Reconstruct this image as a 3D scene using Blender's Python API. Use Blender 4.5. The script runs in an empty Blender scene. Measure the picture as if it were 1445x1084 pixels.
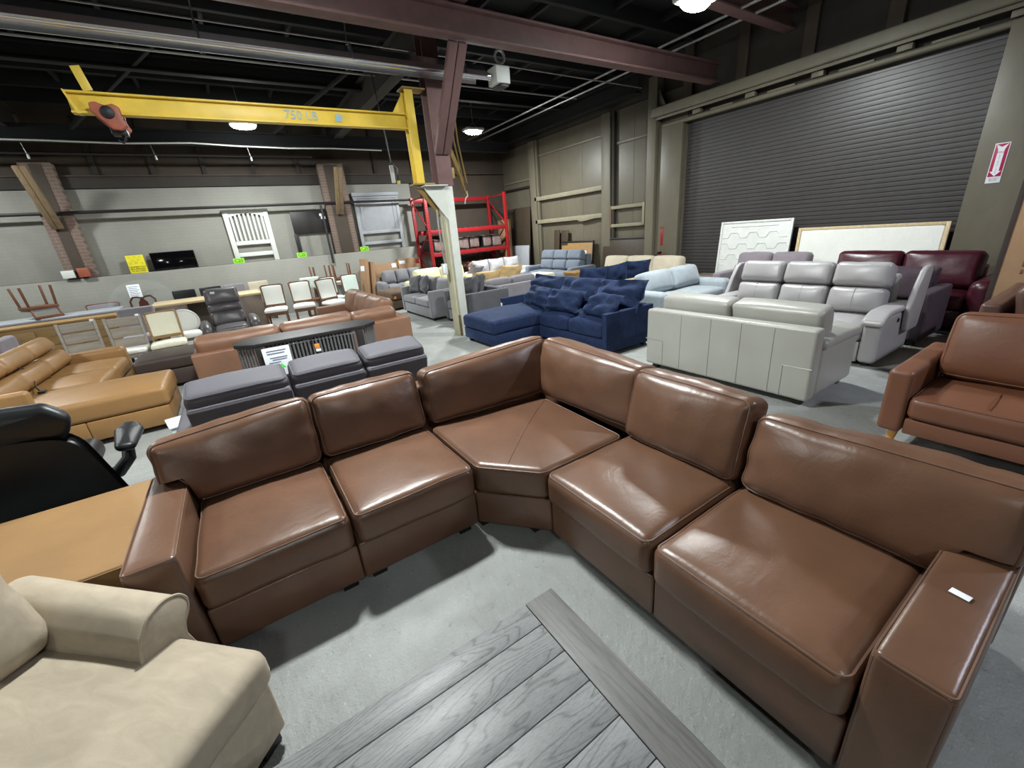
import bpy, bmesh, math, random
from mathutils import Vector, Matrix, noise
from mathutils.bvhtree import BVHTree
C = bpy.context.scene.collection
PI = math.pi
R = math.radians
random.seed(7)

# ---------------------------------------------------------------- materials
def lin(c):
    return tuple(((v/255)/12.92 if v/255 <= .04045 else ((v/255+.055)/1.055)**2.4) for v in c)

class NT:
    def __init__(s, name):
        s.m = bpy.data.materials.new(name); s.m.use_nodes = True
        s.n = s.m.node_tree.nodes; s.l = s.m.node_tree.links
        s.b = s.n['Principled BSDF']
        s.tc = s.n.new('ShaderNodeTexCoord')
    def new(s, t, **k):
        n = s.n.new(t)
        for a, v in k.items():
            if a in n.inputs: n.inputs[a].default_value = v
            else: setattr(n, a, v)
        return n
    def link(s, a, b): s.l.new(a, b)
    def coords(s, scale=(1, 1, 1), which='Object', rot=(0, 0, 0)):
        mp = s.new('ShaderNodeMapping'); mp.inputs['Scale'].default_value = scale; mp.inputs['Rotation'].default_value = rot
        s.link(s.tc.outputs[which], mp.inputs['Vector']); return mp.outputs['Vector']
    def noise(s, vec, scale, detail=4, rough=.55, dist=0):
        n = s.new('ShaderNodeTexNoise'); n.inputs['Scale'].default_value = scale
        n.inputs['Detail'].default_value = detail; n.inputs['Roughness'].default_value = rough
        n.inputs['Distortion'].default_value = dist
        s.link(vec, n.inputs['Vector']); return n.outputs['Fac']
    def ramp(s, fac, stops):
        r = s.new('ShaderNodeValToRGB'); e = r.color_ramp.elements
        while len(e) < len(stops): e.new(.5)
        for i, (p, c) in enumerate(stops):
            e[i].position = p; e[i].color = (*c, 1) if len(c) == 3 else c
        s.link(fac, r.inputs['Fac']); return r.outputs['Color']
    def math(s, op, a, b=None):
        n = s.new('ShaderNodeMath', operation=op)
        for i, v in enumerate((a, b)):
            if v is None: continue
            if isinstance(v, (int, float)): n.inputs[i].default_value = v
            else: s.link(v, n.inputs[i])
        return n.outputs[0]
    def mix(s, fac, a, b, blend='MIX'):
        n = s.new('ShaderNodeMix', data_type='RGBA', blend_type=blend)
        if isinstance(fac, (int, float)): n.inputs[0].default_value = fac
        else: s.link(fac, n.inputs[0])
        for i, v in ((6, a), (7, b)):
            if isinstance(v, tuple): n.inputs[i].default_value = (*v, 1)
            else: s.link(v, n.inputs[i])
        return n.outputs[2]
    def bump(s, h, strength=.3, dist=.01, prev=None):
        b = s.new('ShaderNodeBump'); b.inputs['Strength'].default_value = strength; b.inputs['Distance'].default_value = dist
        s.link(h, b.inputs['Height'])
        if prev is not None: s.link(prev, b.inputs['Normal'])
        return b.outputs['Normal']
    def set(s, **k):
        for a, v in k.items():
            i = s.b.inputs[a.replace('_', ' ')]
            if isinstance(v, (int, float)): i.default_value = v
            elif isinstance(v, tuple): i.default_value = (*v, 1) if len(v) == 3 else v
            else: s.link(v, i)

def sc(c, f): return tuple(min(1, v*f) for v in c)

def plain(name, rgb, rough=.5, metal=0, var=.12, scale=6, bump=0, spec=.5):
    t = NT(name); c = lin(rgb); v = t.coords()
    f = t.noise(v, scale, 5)
    t.set(Base_Color=t.ramp(f, [(.3, sc(c, 1-var)), (.7, sc(c, 1+var))]), Roughness=rough, Metallic=metal, Specular_IOR_Level=spec)
    if bump: t.set(Normal=t.bump(f, bump, .004))
    return t.m

def leather(name, rgb, rough=.36, var=.22, wr=.12, spec=.5):
    t = NT(name); c = lin(rgb); v = t.coords()
    f = t.noise(v, 3.5, 6, .6); g = t.noise(v, 14, 4)
    col = t.mix(t.math('MULTIPLY', g, .35), t.ramp(f, [(.28, sc(c, 1-var)), (.72, sc(c, 1+var))]), sc(c, .72))
    n = t.bump(t.noise(v, 190, 3, .6), .12, .001)
    wv = t.noise(t.coords((5, 9, 7)), 1.6, 5, .6, 1.0)
    n = t.bump(wv, wr*.7, .02, t.bump(f, wr, .02, n))
    t.set(Base_Color=col, Normal=n, Specular_IOR_Level=spec,
          Roughness=rough+.02)
    return t.m

def fabric(name, rgb, var=.15, scale=220, rough=.9, sheen=.25, blot=5):
    t = NT(name); c = lin(rgb); v = t.coords()
    f = t.noise(v, blot, 4); g = t.noise(v, scale, 2)
    col = t.mix(.4, t.ramp(f, [(.3, sc(c, 1-var)), (.7, sc(c, 1+var))]), t.ramp(g, [(.35, sc(c, .6)), (.65, sc(c, 1.35))]))
    t.set(Base_Color=col, Roughness=rough, Normal=t.bump(g, .35, .002), Sheen_Weight=sheen, Specular_IOR_Level=.2)
    return t.m

def velvet(name, rgb, var=.3, sheen=.7, tint=None):
    t = NT(name); c = lin(rgb); v = t.coords((1, 1, 1))
    f = t.noise(t.coords((3, 7, 5)), 2.2, 5, .6, 1.2); g = t.noise(v, 320, 2)
    t.set(Base_Color=t.ramp(f, [(.3, sc(c, 1-var)), (.7, sc(c, 1+var))]), Roughness=.75, Sheen_Weight=sheen,
          Sheen_Roughness=.35, Sheen_Tint=tint or sc(c, 2.2), Normal=t.bump(g, .25, .0015), Specular_IOR_Level=.15)
    return t.m

def wood(name, rgb, dark=.6, stretch=(1, 14, 14), scale=2.2, rough=.45, island=True, ringy=6, contrast=1.0, bump=.15):
    t = NT(name); c = lin(rgb)
    v = t.coords(stretch)
    if island:
        ge = t.new('ShaderNodeNewGeometry'); ad = t.new('ShaderNodeVectorMath', operation='ADD')
        cm = t.new('ShaderNodeCombineXYZ')
        for i in range(3): t.link(t.math('MULTIPLY', ge.outputs['Random Per Island'], 37.0+11*i), cm.inputs[i])
        t.link(v, ad.inputs[0]); t.link(cm.outputs[0], ad.inputs[1]); v = ad.outputs[0]
    f = t.noise(v, scale*.22, 2.5, .45)
    ring = t.math('FRACT', t.math('MULTIPLY', f, ringy))
    g = t.noise(v, scale*9, 4, .6)
    a = t.ramp(ring, [(0, sc(c, dark)), (.16, sc(c, 1.02)), (.6, sc(c, 1.1)), (.86, sc(c, .98)), (1, sc(c, dark))])
    b = t.ramp(g, [(.35, sc(c, dark*.9)), (.55, sc(c, 1.1))])
    t.set(Base_Color=t.mix(.36, a, b), Roughness=rough, Normal=t.bump(g, bump, .002), Specular_IOR_Level=.4)
    return t.m

def emit(name, rgb, strength):
    t = NT(name); t.set(Base_Color=(.8, .8, .8), Emission_Color=lin(rgb), Emission_Strength=strength); return t.m

M = {}
M['brown'] = leather('brown_leather', (100, 71, 54), .32, .24, .12, .6)
M['brown_pipe'] = leather('brown_leather_welt', (100, 74, 60), .45)
M['camel'] = leather('camel_leather', (150, 112, 68), .42, .14)
M['midbrown'] = leather('chestnut_leather', (128, 93, 72), .44, .2)
M['tan'] = leather('tan_leather', (146, 112, 72), .55, .12)
M['cognac'] = leather('cognac_leather', (108, 68, 48), .42, .12)
M['black_l'] = leather('black_leather', (16, 17, 21), .42, .1, .04)
M['greyl'] = leather('light_grey_leather', (160, 159, 152), .34, .06, .06)
M['greyl2'] = leather('silver_leather', (156, 153, 154), .32, .06, .06)
M['darkl'] = leather('charcoal_leather', (88, 84, 86), .34, .2)
M['nubuck'] = leather('slate_nubuck', (88, 86, 92), .62, .08, .04, .3)
M['burg'] = leather('burgundy_leather', (66, 22, 36), .3, .15)
M['cream_l'] = leather('cream_leather', (222, 216, 176), .42, .05)
M['dkbrown'] = leather('espresso_leather', (62, 50, 46), .45, .15)
M['umber'] = leather('umber_leather', (92, 66, 58), .35, .2)
M['beige'] = velvet('beige_velvet', (164, 152, 134), .10, .25)
M['navy'] = velvet('navy_velvet', (28, 40, 68), .35, .5, lin((104, 130, 180)))
M['mauve'] = velvet('mauve_velvet', (88, 76, 84), .2, .35)
M['mauve_shaded'] = velvet('shadow_plum_velvet', (66, 56, 62), .2, .3)  # mauve velvet set darker, the shade around the armchair is in the colour
M['ottbrown'] = velvet('brown_chenille', (96, 80, 68), .25, .3)
M['fgrey'] = fabric('grey_tweed', (118, 118, 122))
M['fgrey2'] = fabric('charcoal_tweed', (84, 84, 88))
M['flight'] = fabric('pale_grey_linen', (182, 180, 182))
M['fblue'] = fabric('slate_blue_suede', (104, 112, 124))
M['fpale'] = fabric('pale_blue_linen', (150, 159, 165))
M['fbeige'] = fabric('oatmeal_linen', (186, 176, 156))
M['fyellow'] = fabric('straw_linen', (206, 176, 124))
M['fmauve'] = fabric('mauve_grey_weave', (124, 116, 122))
M['fash'] = fabric('ash_grey_weave', (132, 128, 134))
M['fwhite'] = fabric('white_linen', (228, 228, 220), .04)
M['fcream'] = fabric('cream_linen', (226, 222, 200), .05)
M['fgreen'] = fabric('pale_mint_linen', (196, 208, 200), .05)
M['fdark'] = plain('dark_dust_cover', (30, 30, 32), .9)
M['foot'] = plain('black_plastic', (18, 17, 17), .5)
M['table'] = wood('grey_oak', (114, 115, 115), .42, (2.4, 14, 14), 2.4, .42, True, 26, bump=.25)
M['tabley'] = wood('grey_oak_crossband', (92, 90, 89), .55, (18, 1.1, 18), 2.6, .46, True, 12, bump=.3)
M['oak'] = wood('honey_oak', (150, 118, 74), .7)
M['oakpale'] = wood('pale_oak', (196, 176, 138), .8)
M['greywood'] = wood('greywash_wood', (150, 142, 132), .8)
M['taupe'] = wood('taupe_veneer', (112, 98, 88), .82, (6, 6, 1))
M['walnut'] = wood('walnut', (104, 66, 44), .65)
M['mahog'] = wood('mahogany', (72, 32, 26), .7)
M['darkwood'] = wood('dark_stained_wood', (62, 52, 42), .75, (1, 8, 8))
M['blackwood'] = plain('black_stained_wood', (30, 26, 26), .5)
M['legwood'] = wood('beech_leg', (196, 142, 76), .8)
M['timber'] = wood('rough_timber', (138, 118, 92), .72, (8, 8, 1))
M['yellow'] = plain('yellow_paint', (224, 192, 74), .45, 0, .12, 3, .05)
M['yellowdk'] = plain('aged_ochre_paint', (146, 120, 68), .6, 0, .2, 8)
M['steelred'] = plain('oxide_primer_steel', (114, 86, 84), .6, 0, .14, 5, .05)
M['red'] = plain('red_rack_enamel', (146, 22, 30), .4, 0, .1)
M['hoist'] = plain('orange_hoist_paint', (150, 78, 56), .55, 0, .2, 10)
M['guard'] = plain('rusty_guard', (92, 78, 44), .7)
M['white'] = plain('white_paint', (206, 208, 204), .5, 0, .05)
M['colwhite'] = plain('ivory_column_paint', (196, 198, 190), .55, 0, .07, 3)
M['cream'] = plain('cream_column_paint', (182, 178, 152), .6, 0, .08)
M['greyp'] = plain('grey_paint', (154, 156, 162), .55, 0, .06)
M['paper'] = plain('paper', (226, 230, 234), .8, 0, .04)
M['card'] = plain('cardboard', (152, 120, 90), .8, 0, .08, 4)
M['carddark'] = plain('cardboard_edge', (52, 42, 36), .8)
M['green'] = plain('green_tag', (140, 214, 50), .7)
M['lime'] = plain('lime_sticker', (70, 220, 80), .7)
M['black'] = plain('black_paint', (16, 16, 18), .5)
M['blackgloss'] = plain('black_glass', (8, 8, 10), .08)
M['chrome'] = plain('galvanised_steel', (190, 192, 196), .28, 1, .06)
M['alu'] = plain('aluminium', (214, 216, 222), .24, 1, .04)
M['darksteel'] = plain('dark_steel', (36, 35, 38), .55, .3)
M['paleframe'] = plain('pale_beige_timber_paint', (132, 126, 106), .6, 0, .1, 7)
M['pipe'] = plain('black_pipe', (34, 30, 30), .5)
M['wire'] = plain('grey_conduit', (168, 168, 168), .4, .6)
M['sign_y'] = plain('yellow_sign', (224, 212, 30), .6, 0, .04)
M['sign_r'] = plain('crimson_sign', (168, 20, 70), .5, 0, .04)
M['ink'] = plain('black_ink', (24, 22, 20), .7)
M['inkblue'] = plain('faded_blue_stencil', (150, 182, 192), .7)
M['inkgrey'] = plain('grey_ink', (120, 126, 150), .7)
M['inkbrown'] = plain('brown_ink', (110, 74, 46), .7)
M['violet'] = plain('purple_ink', (170, 60, 130), .6)
M['orange'] = plain('orange_tag', (222, 140, 60), .7)
M['twine'] = plain('twine', (150, 130, 104), .9)
M['pinkplastic'] = plain('dusty_wrapped_stock', (122, 104, 100), .5, 0, .3, 12)
M['rust'] = plain('rug_roll_cloth', (140, 104, 88), .9, 0, .25, 14)
M['whitebin'] = plain('white_plastic', (214, 220, 222), .4, 0, .03)
M['lens'] = emit('lamp_lens', (246, 255, 252), 190)

def glass(name, rgb=(235, 245, 240), rough=.02, alpha=.22):
    t = NT(name); t.set(Base_Color=lin(rgb), Roughness=rough, Alpha=alpha, Specular_IOR_Level=.8); return t.m
M['glass'] = glass('clear_glass', (225, 235, 230), .02, .035)
M['glassrim'] = glass('glass_rim', (150, 176, 166), .1, .55)
M['fluted'] = glass('smoked_fluted_glass', (120, 120, 120), .12, .55)

# ---------------------------------------------------------------- mesh builder
I4 = Matrix.Identity(4)
def T(x, y, z): return Matrix.Translation((x, y, z))
def RX(d): return Matrix.Rotation(R(d), 4, 'X')
def RY(d): return Matrix.Rotation(R(d), 4, 'Y')
def RZ(d): return Matrix.Rotation(R(d), 4, 'Z')

def axis(h, r, n, k):
    r = min(r, h*.999)
    a = [h-r+r*math.tan(R(45*j/k)) for j in range(1, k+1)]
    inner = [-(h-r)+2*(h-r)*i/n for i in range(n+1)]
    return [-x for x in reversed(a)]+inner+a

class MB:
    def __init__(s): s.v = []; s.f = []
    def add(s, verts, faces, mat=I4):
        o = len(s.v)
        s.v += [tuple(mat @ Vector(p)) for p in verts]
        flip = mat.to_3x3().determinant() < 0
        for f in faces:
            g = [i+o for i in f]
            s.f.append(tuple(reversed(g)) if flip else tuple(g))
    def soft(s, half, r, n=(6, 6, 3), k=3, fn=None, mat=I4):
        """rounded box centred on the origin; fn reshapes each point"""
        hx, hy, hz = half; r = min(r, hx, hy, hz)
        A = [axis(h, r, m, k) for h, m in zip(half, n)]
        idx = {}; V = []; F = []
        def vert(q):
            key = (round(q[0], 6), round(q[1], 6), round(q[2], 6))
            if key in idx: return idx[key]
            inner = Vector([max(-(h-r), min(h-r, c)) for c, h in zip(q, half)])
            d = Vector(q)-inner
            p = inner+(d.normalized()*r if d.length > 1e-9 else d)
            if fn: p = fn(p)
            idx[key] = len(V); V.append(tuple(p)); return idx[key]
        for ax in range(3):
            u, w = (ax+1) % 3, (ax+2) % 3
            for sg in (-1, 1):
                for i in range(len(A[u])-1):
                    for j in range(len(A[w])-1):
                        ids = []
                        for (a, b) in ((i, j), (i+1, j), (i+1, j+1), (i, j+1)):
                            q = [0, 0, 0]; q[ax] = sg*half[ax]; q[u] = A[u][a]; q[w] = A[w][b]
                            ids.append(vert(q))
                        if sg < 0: ids.reverse()
                        F.append(ids)
        s.add(V, F, mat)
    def box(s, lo, hi, bev=.004, mat=I4, k=1):
        c = [(a+b)/2 for a, b in zip(lo, hi)]; h = [abs(b-a)/2 for a, b in zip(lo, hi)]
        s.soft(h, max(1e-4, min(bev, min(h)*.9)), (1, 1, 1), k, None, mat @ T(*c))
    def tube(s, pts, r, seg=6, closed=False, mat=I4, cap=True):
        pts = [Vector(p) for p in pts]; n = len(pts)
        if n < 2: return
        V = []; F = []; prev = None
        for i, p in enumerate(pts):
            if closed: t = pts[(i+1) % n]-pts[i-1]
            else: t = pts[min(i+1, n-1)]-pts[max(i-1, 0)]
            t = t.normalized() if t.length > 1e-9 else Vector((0, 0, 1))
            if prev is None:
                a = t.orthogonal().normalized()
            else:
                a = prev-t*prev.dot(t)
                a = a.normalized() if a.length > 1e-6 else t.orthogonal().normalized()
            prev = a; b = t.cross(a)
            rr = r[i] if isinstance(r, (list, tuple)) else r
            for j in range(seg):
                th = 2*PI*j/seg
                V.append(tuple(p+a*(rr*math.cos(th))+b*(rr*math.sin(th))))
        m = n if closed else n-1
        for i in range(m):
            for j in range(seg):
                a, b = i*seg+j, i*seg+(j+1) % seg
                c, d = ((i+1) % n)*seg+(j+1) % seg, ((i+1) % n)*seg+j
                F.append((a, b, c, d))
        if not closed and cap:
            F.append(tuple(reversed(range(seg)))); F.append(tuple((n-1)*seg+j for j in range(seg)))
        s.add(V, F, mat)
    def bar(s, a, b, w, h, bev=.003, up=(0, 0, 1)):
        """rectangular bar from a to b, w across, h along up"""
        a, b = Vector(a), Vector(b); d = b-a; L = d.length; z = d.normalized()
        u = Vector(up); x = u.cross(z)
        if x.length < 1e-6: x = Vector((1, 0, 0))
        x.normalize(); y = z.cross(x)
        m = Matrix((x, y, z)).transposed().to_4x4(); m.translation = (a+b)/2
        s.soft((w/2, h/2, L/2), min(bev, w*.4, h*.4), (1, 1, 1), 1, None, m)
    def ibeam(s, a, b, w, h, tw=.02, tf=.025, up=(0, 0, 1)):
        a, b = Vector(a), Vector(b); u = Vector(up).normalized()
        s.bar(a, b, tw, h-2*tf, .002, up)
        s.bar(a+u*(h-tf)/2, b+u*(h-tf)/2, w, tf, .002, up); s.bar(a-u*(h-tf)/2, b-u*(h-tf)/2, w, tf, .002, up)
    def lathe(s, prof, seg=16, mat=I4):
        V = []; F = []; n = len(prof)
        for (r, z) in prof:
            for j in range(seg):
                V.append((r*math.cos(2*PI*j/seg), r*math.sin(2*PI*j/seg), z))
        for i in range(n-1):
            for j in range(seg):
                F.append((i*seg+j, i*seg+(j+1) % seg, (i+1)*seg+(j+1) % seg, (i+1)*seg+j))
        F.append(tuple(reversed(range(seg)))); F.append(tuple((n-1)*seg+j for j in range(seg)))
        s.add(V, F, mat)
    def prism(s, poly, z0, z1, mat=I4):
        n = len(poly); V = [(x, y, z0) for x, y in poly]+[(x, y, z1) for x, y in poly]
        F = [tuple(reversed(range(n))), tuple(range(n, 2*n))]
        F += [(i, (i+1) % n, n+(i+1) % n, n+i) for i in range(n)]
        s.add(V, F, mat)
    def pad(s, outline, z0, z1, r, puff=0, rings=7, k=3, mat=I4, fn=None):
        n = len(outline); P = [Vector((x, y)) for x, y in outline]
        N = []
        for i in range(n):
            t = (P[(i+1) % n]-P[i-1]).normalized(); N.append(Vector((t.y, -t.x)))
        c = sum(P, Vector((0, 0)))/n
        L = []                                             # (list of xy, z)
        def ring(inset, z): L.append(([P[i]-N[i]*inset for i in range(n)], z))
        def inner(sv, z): L.append(([c+(P[i]-N[i]*r-c)*sv for i in range(n)], z))
        inner(.02, z0); inner(.6, z0); ring(r, z0)
        for j in range(1, k+1): ring(r*(1-math.sin(R(90*j/k))), z0+r*(1-math.cos(R(90*j/k))))
        for j in range(k+1): ring(r*(1-math.cos(R(90*j/k))), z1-r+r*math.sin(R(90*j/k)))
        for j in range(1, rings+1):
            sv = max(.02, 1-j/rings); inner(sv, z1+puff*(1-sv*sv))
        V = []; F = []
        for pts, z in L:
            for p in pts:
                q = Vector((p.x, p.y, z)); V.append(tuple(fn(q) if fn else q))
        for i in range(len(L)-1):
            for j in range(n):
                F.append((i*n+j, i*n+(j+1) % n, (i+1)*n+(j+1) % n, (i+1)*n+j))
        F.append(tuple(reversed(range(n)))); F.append(tuple((len(L)-1)*n+j for j in range(n)))
        s.add(V, F, mat)
    def grid_pillow(s, w, h, t, n=12, seed=0, wr=.01, mat=I4, pinch=.12):
        """scatter cushion: two domed faces meeting in a seam, ears at the corners"""
        V = []; F = []; idx = {}
        for sg in (1, -1):
            for i in range(n+1):
                for j in range(n+1):
                    a, b = -1+2*i/n, -1+2*j/n
                    edge = i in (0, n) or j in (0, n)
                    key = (i, j, 0 if edge else sg)
                    if key in idx: continue
                    e = ((1-a*a)*(1-b*b))
                    z = 0 if edge else sg*t/2*max(0, e)**.38
                    k = 1-pinch*(1-a*a)*b*b; k2 = 1-pinch*(1-b*b)*a*a
                    x, y = a*w/2*k2, b*h/2*k
                    nz = noise.noise(Vector((a*2.3+seed*7.1, b*2.3, seed*3.3)))*wr*2 if not edge else 0
                    idx[key] = len(V); V.append((x, y, z+nz*sg))
            for i in range(n):
                for j in range(n):
                    ids = []
                    for (p, q) in ((i, j), (i+1, j), (i+1, j+1), (i, j+1)):
                        ed = p in (0, n) or q in (0, n); ids.append(idx[(p, q, 0 if ed else sg)])
                    if sg < 0: ids.reverse()
                    F.append(ids)
        s.add(V, F, mat)
    def bvh(s): return BVHTree.FromPolygons([Vector(v) for v in s.v], s.f)
    def seam(s, src, pts, r=.004, dirv=(0, 0, -1), lift=.0, seg=5):
        """thin welt laid on the surface of src along pts, dropped along dirv"""
        t = src.bvh(); out = []; d = Vector(dirv)
        for p in pts:
            h = t.ray_cast(Vector(p)-d*1.0, d)
            if h[0] is not None: out.append(h[0]-d*lift)
        if len(out) > 1: s.tube(out, r, seg)
    def build(s, name, m, parent=None, label=None, off=(0, 0, 0), sharp=38):
        me = bpy.data.meshes.new(name)
        o = Vector(off)
        me.from_pydata([tuple(Vector(v)-o) for v in s.v], [], s.f)
        me.materials.append(M[m] if isinstance(m, str) else m)
        me.polygons.foreach_set('use_smooth', [True]*len(me.polygons))
        me.update(); me.set_sharp_from_angle(angle=R(sharp))
        ob = bpy.data.objects.new(name, me); C.objects.link(ob)
        if parent: ob.parent = parent
        if label: ob['label'] = label
        return ob

def thing(name, label, cat, loc=(0, 0, 0), rz=0, group=None):
    o = bpy.data.objects.new(name, None); C.objects.link(o); o.empty_display_size = .1
    o.location = loc; o.rotation_euler = (0, 0, R(rz)); o['label'] = label; o['category'] = cat
    if group: o['group'] = group
    return o
def tag(o, label, cat, group=None):
    o['label'] = label; o['category'] = cat
    if group: o['group'] = group
    return o
def struct(o, label=None):
    o['kind'] = 'structure'
    if label: o['label'] = label
    return o
def dup(root, loc, rz, label, group=None):
    r = root.copy(); C.objects.link(r); r.location = loc; r.rotation_euler = (0, 0, R(rz)); r['label'] = label
    if group: r['group'] = group
    for ch in list(root.children):
        c = ch.copy(); C.objects.link(c); c.parent = r
        for g in list(ch.children):
            d = g.copy(); C.objects.link(d); d.parent = c
    return r
def text(body, size, m, parent, mat, name='lettering', align='CENTER', sx=1):
    cu = bpy.data.curves.new(name, 'FONT'); cu.body = body; cu.size = size; cu.align_x = align; cu.align_y = 'CENTER'
    cu.resolution_u = 2
    tmp = bpy.data.objects.new('tmp', cu); C.objects.link(tmp)
    dg = bpy.context.evaluated_depsgraph_get()
    me = bpy.data.meshes.new_from_object(tmp.evaluated_get(dg)); bpy.data.objects.remove(tmp)
    me.transform(mat @ Matrix.Diagonal((sx, 1, 1, 1)))
    me.materials.clear(); me.materials.append(M[m])
    o = bpy.data.objects.new(name, me); C.objects.link(o); o.parent = parent
    return o

def round_poly(pts, rad, seg=5, dens=.08):
    out = []; n = len(pts); P = [Vector(p) for p in pts]
    rads = rad if isinstance(rad, (list, tuple)) else [rad]*n
    corner = []
    for i in range(n):
        a, b, c = P[i-1], P[i], P[(i+1) % n]
        u = (a-b).normalized(); v = (c-b).normalized(); r = rads[i]
        ang = u.angle(v); d = min(r/math.tan(ang/2), (a-b).length*.48, (c-b).length*.48)
        p, q = b+u*d, b+v*d
        corner.append([p*(1-t)**2+b*2*t*(1-t)+q*t*t for t in [j/seg for j in range(seg+1)]])
    for i in range(n):
        out += corner[i]
        a, b = corner[i][-1], corner[(i+1) % n][0]; m = int((b-a).length/dens)
        out += [a.lerp(b, j/(m+1)) for j in range(1, m+1)]
    return [(p.x, p.y) for p in out]

# upholstery -------------------------------------------------------------
def cush_fn(w, h, t, pz=.03, pzb=0, px=0, py=0, seed=0, wr=.0, crease=0, extra=None):
    hx, hy, hz = w/2, h/2, t/2
    def fn(p):
        a, b, c = p.x/hx, p.y/hy, p.z/hz
        ea, eb, ec = max(0, 1-a*a), max(0, 1-b*b), max(0, 1-c*c)
        z = p.z; k = (ea*eb)**.6
        if c > 0: z += pz*k*c
        else: z += pzb*k*c
        x = p.x+px*a*eb*ec; y = p.y+py*b*ea*ec
        if wr or crease:
            q = Vector((p.x*3.1+seed*5.7, p.y*3.1+seed*2.3, seed*1.9+c*.4))
            d = noise.noise(q)*wr+noise.noise(q*2.7)*wr*.45
            if crease:
                e = max(abs(a), abs(b))**4
                ang = (p.x if abs(b) > abs(a) else p.y)
                d += noise.noise(Vector((ang*11+seed*3, seed*9.1, a*b*1.5)))*crease*.55*e*(.4+ec)
            z += d*(1 if c > -.2 else -1); x += d*.4*a*abs(a); y += d*.4*b*abs(b)
        v = Vector((x, y, z))
        return extra(v) if extra else v
    return fn
def rim(half, r, fn, sgn, m=18, f=.72):
    """points of a welt that follows one rounded edge loop of a soft box"""
    hx, hy, hz = half; r = min(r, hx, hy, hz); ca = math.cos(R(45)); rr = r*ca+.0012; pts = []
    cx, cy = hx-r, hy-r
    def pt(x, y): pts.append(fn(Vector((x, y, sgn*(hz-r+r*ca+.0012)))))
    seq = [((cx, -cy), (cx, cy), 0), ((cx, cy), (-cx, cy), 90), ((-cx, cy), (-cx, -cy), 180), ((-cx, -cy), (cx, -cy), 270)]
    for a, b, an in seq:
        dx, dy = rr*math.cos(R(an)), rr*math.sin(R(an))
        for i in range(m): t = i/m; pt(a[0]+(b[0]-a[0])*t+dx, a[1]+(b[1]-a[1])*t+dy)
        for j in range(4):
            th = R(an+90*j/4); pt(b[0]+rr*math.cos(th), b[1]+rr*math.sin(th))
    return pts
def cushion(w, h, t, r, mat, m, name, parent, pipe=None, off=(0, 0, 0), n=None, piper=.0045, label=None, sides=(1,), pipename='piping', k=3, **kw):
    fn = cush_fn(w, h, t, **kw)
    mb = MB(); n = n or (14, 10, 3)
    mb.soft((w/2, h/2, t/2), r, n, k, fn, mat)
    ob = mb.build(name, m, parent, label, off, 60)
    if pipe:
        pb = MB()
        for sg in sides: pb.tube(rim((w/2, h/2, t/2), r, fn, sg), piper, 5, True, mat)
        pb.build(pipename, pipe, ob, None, off)
    return ob
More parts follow.
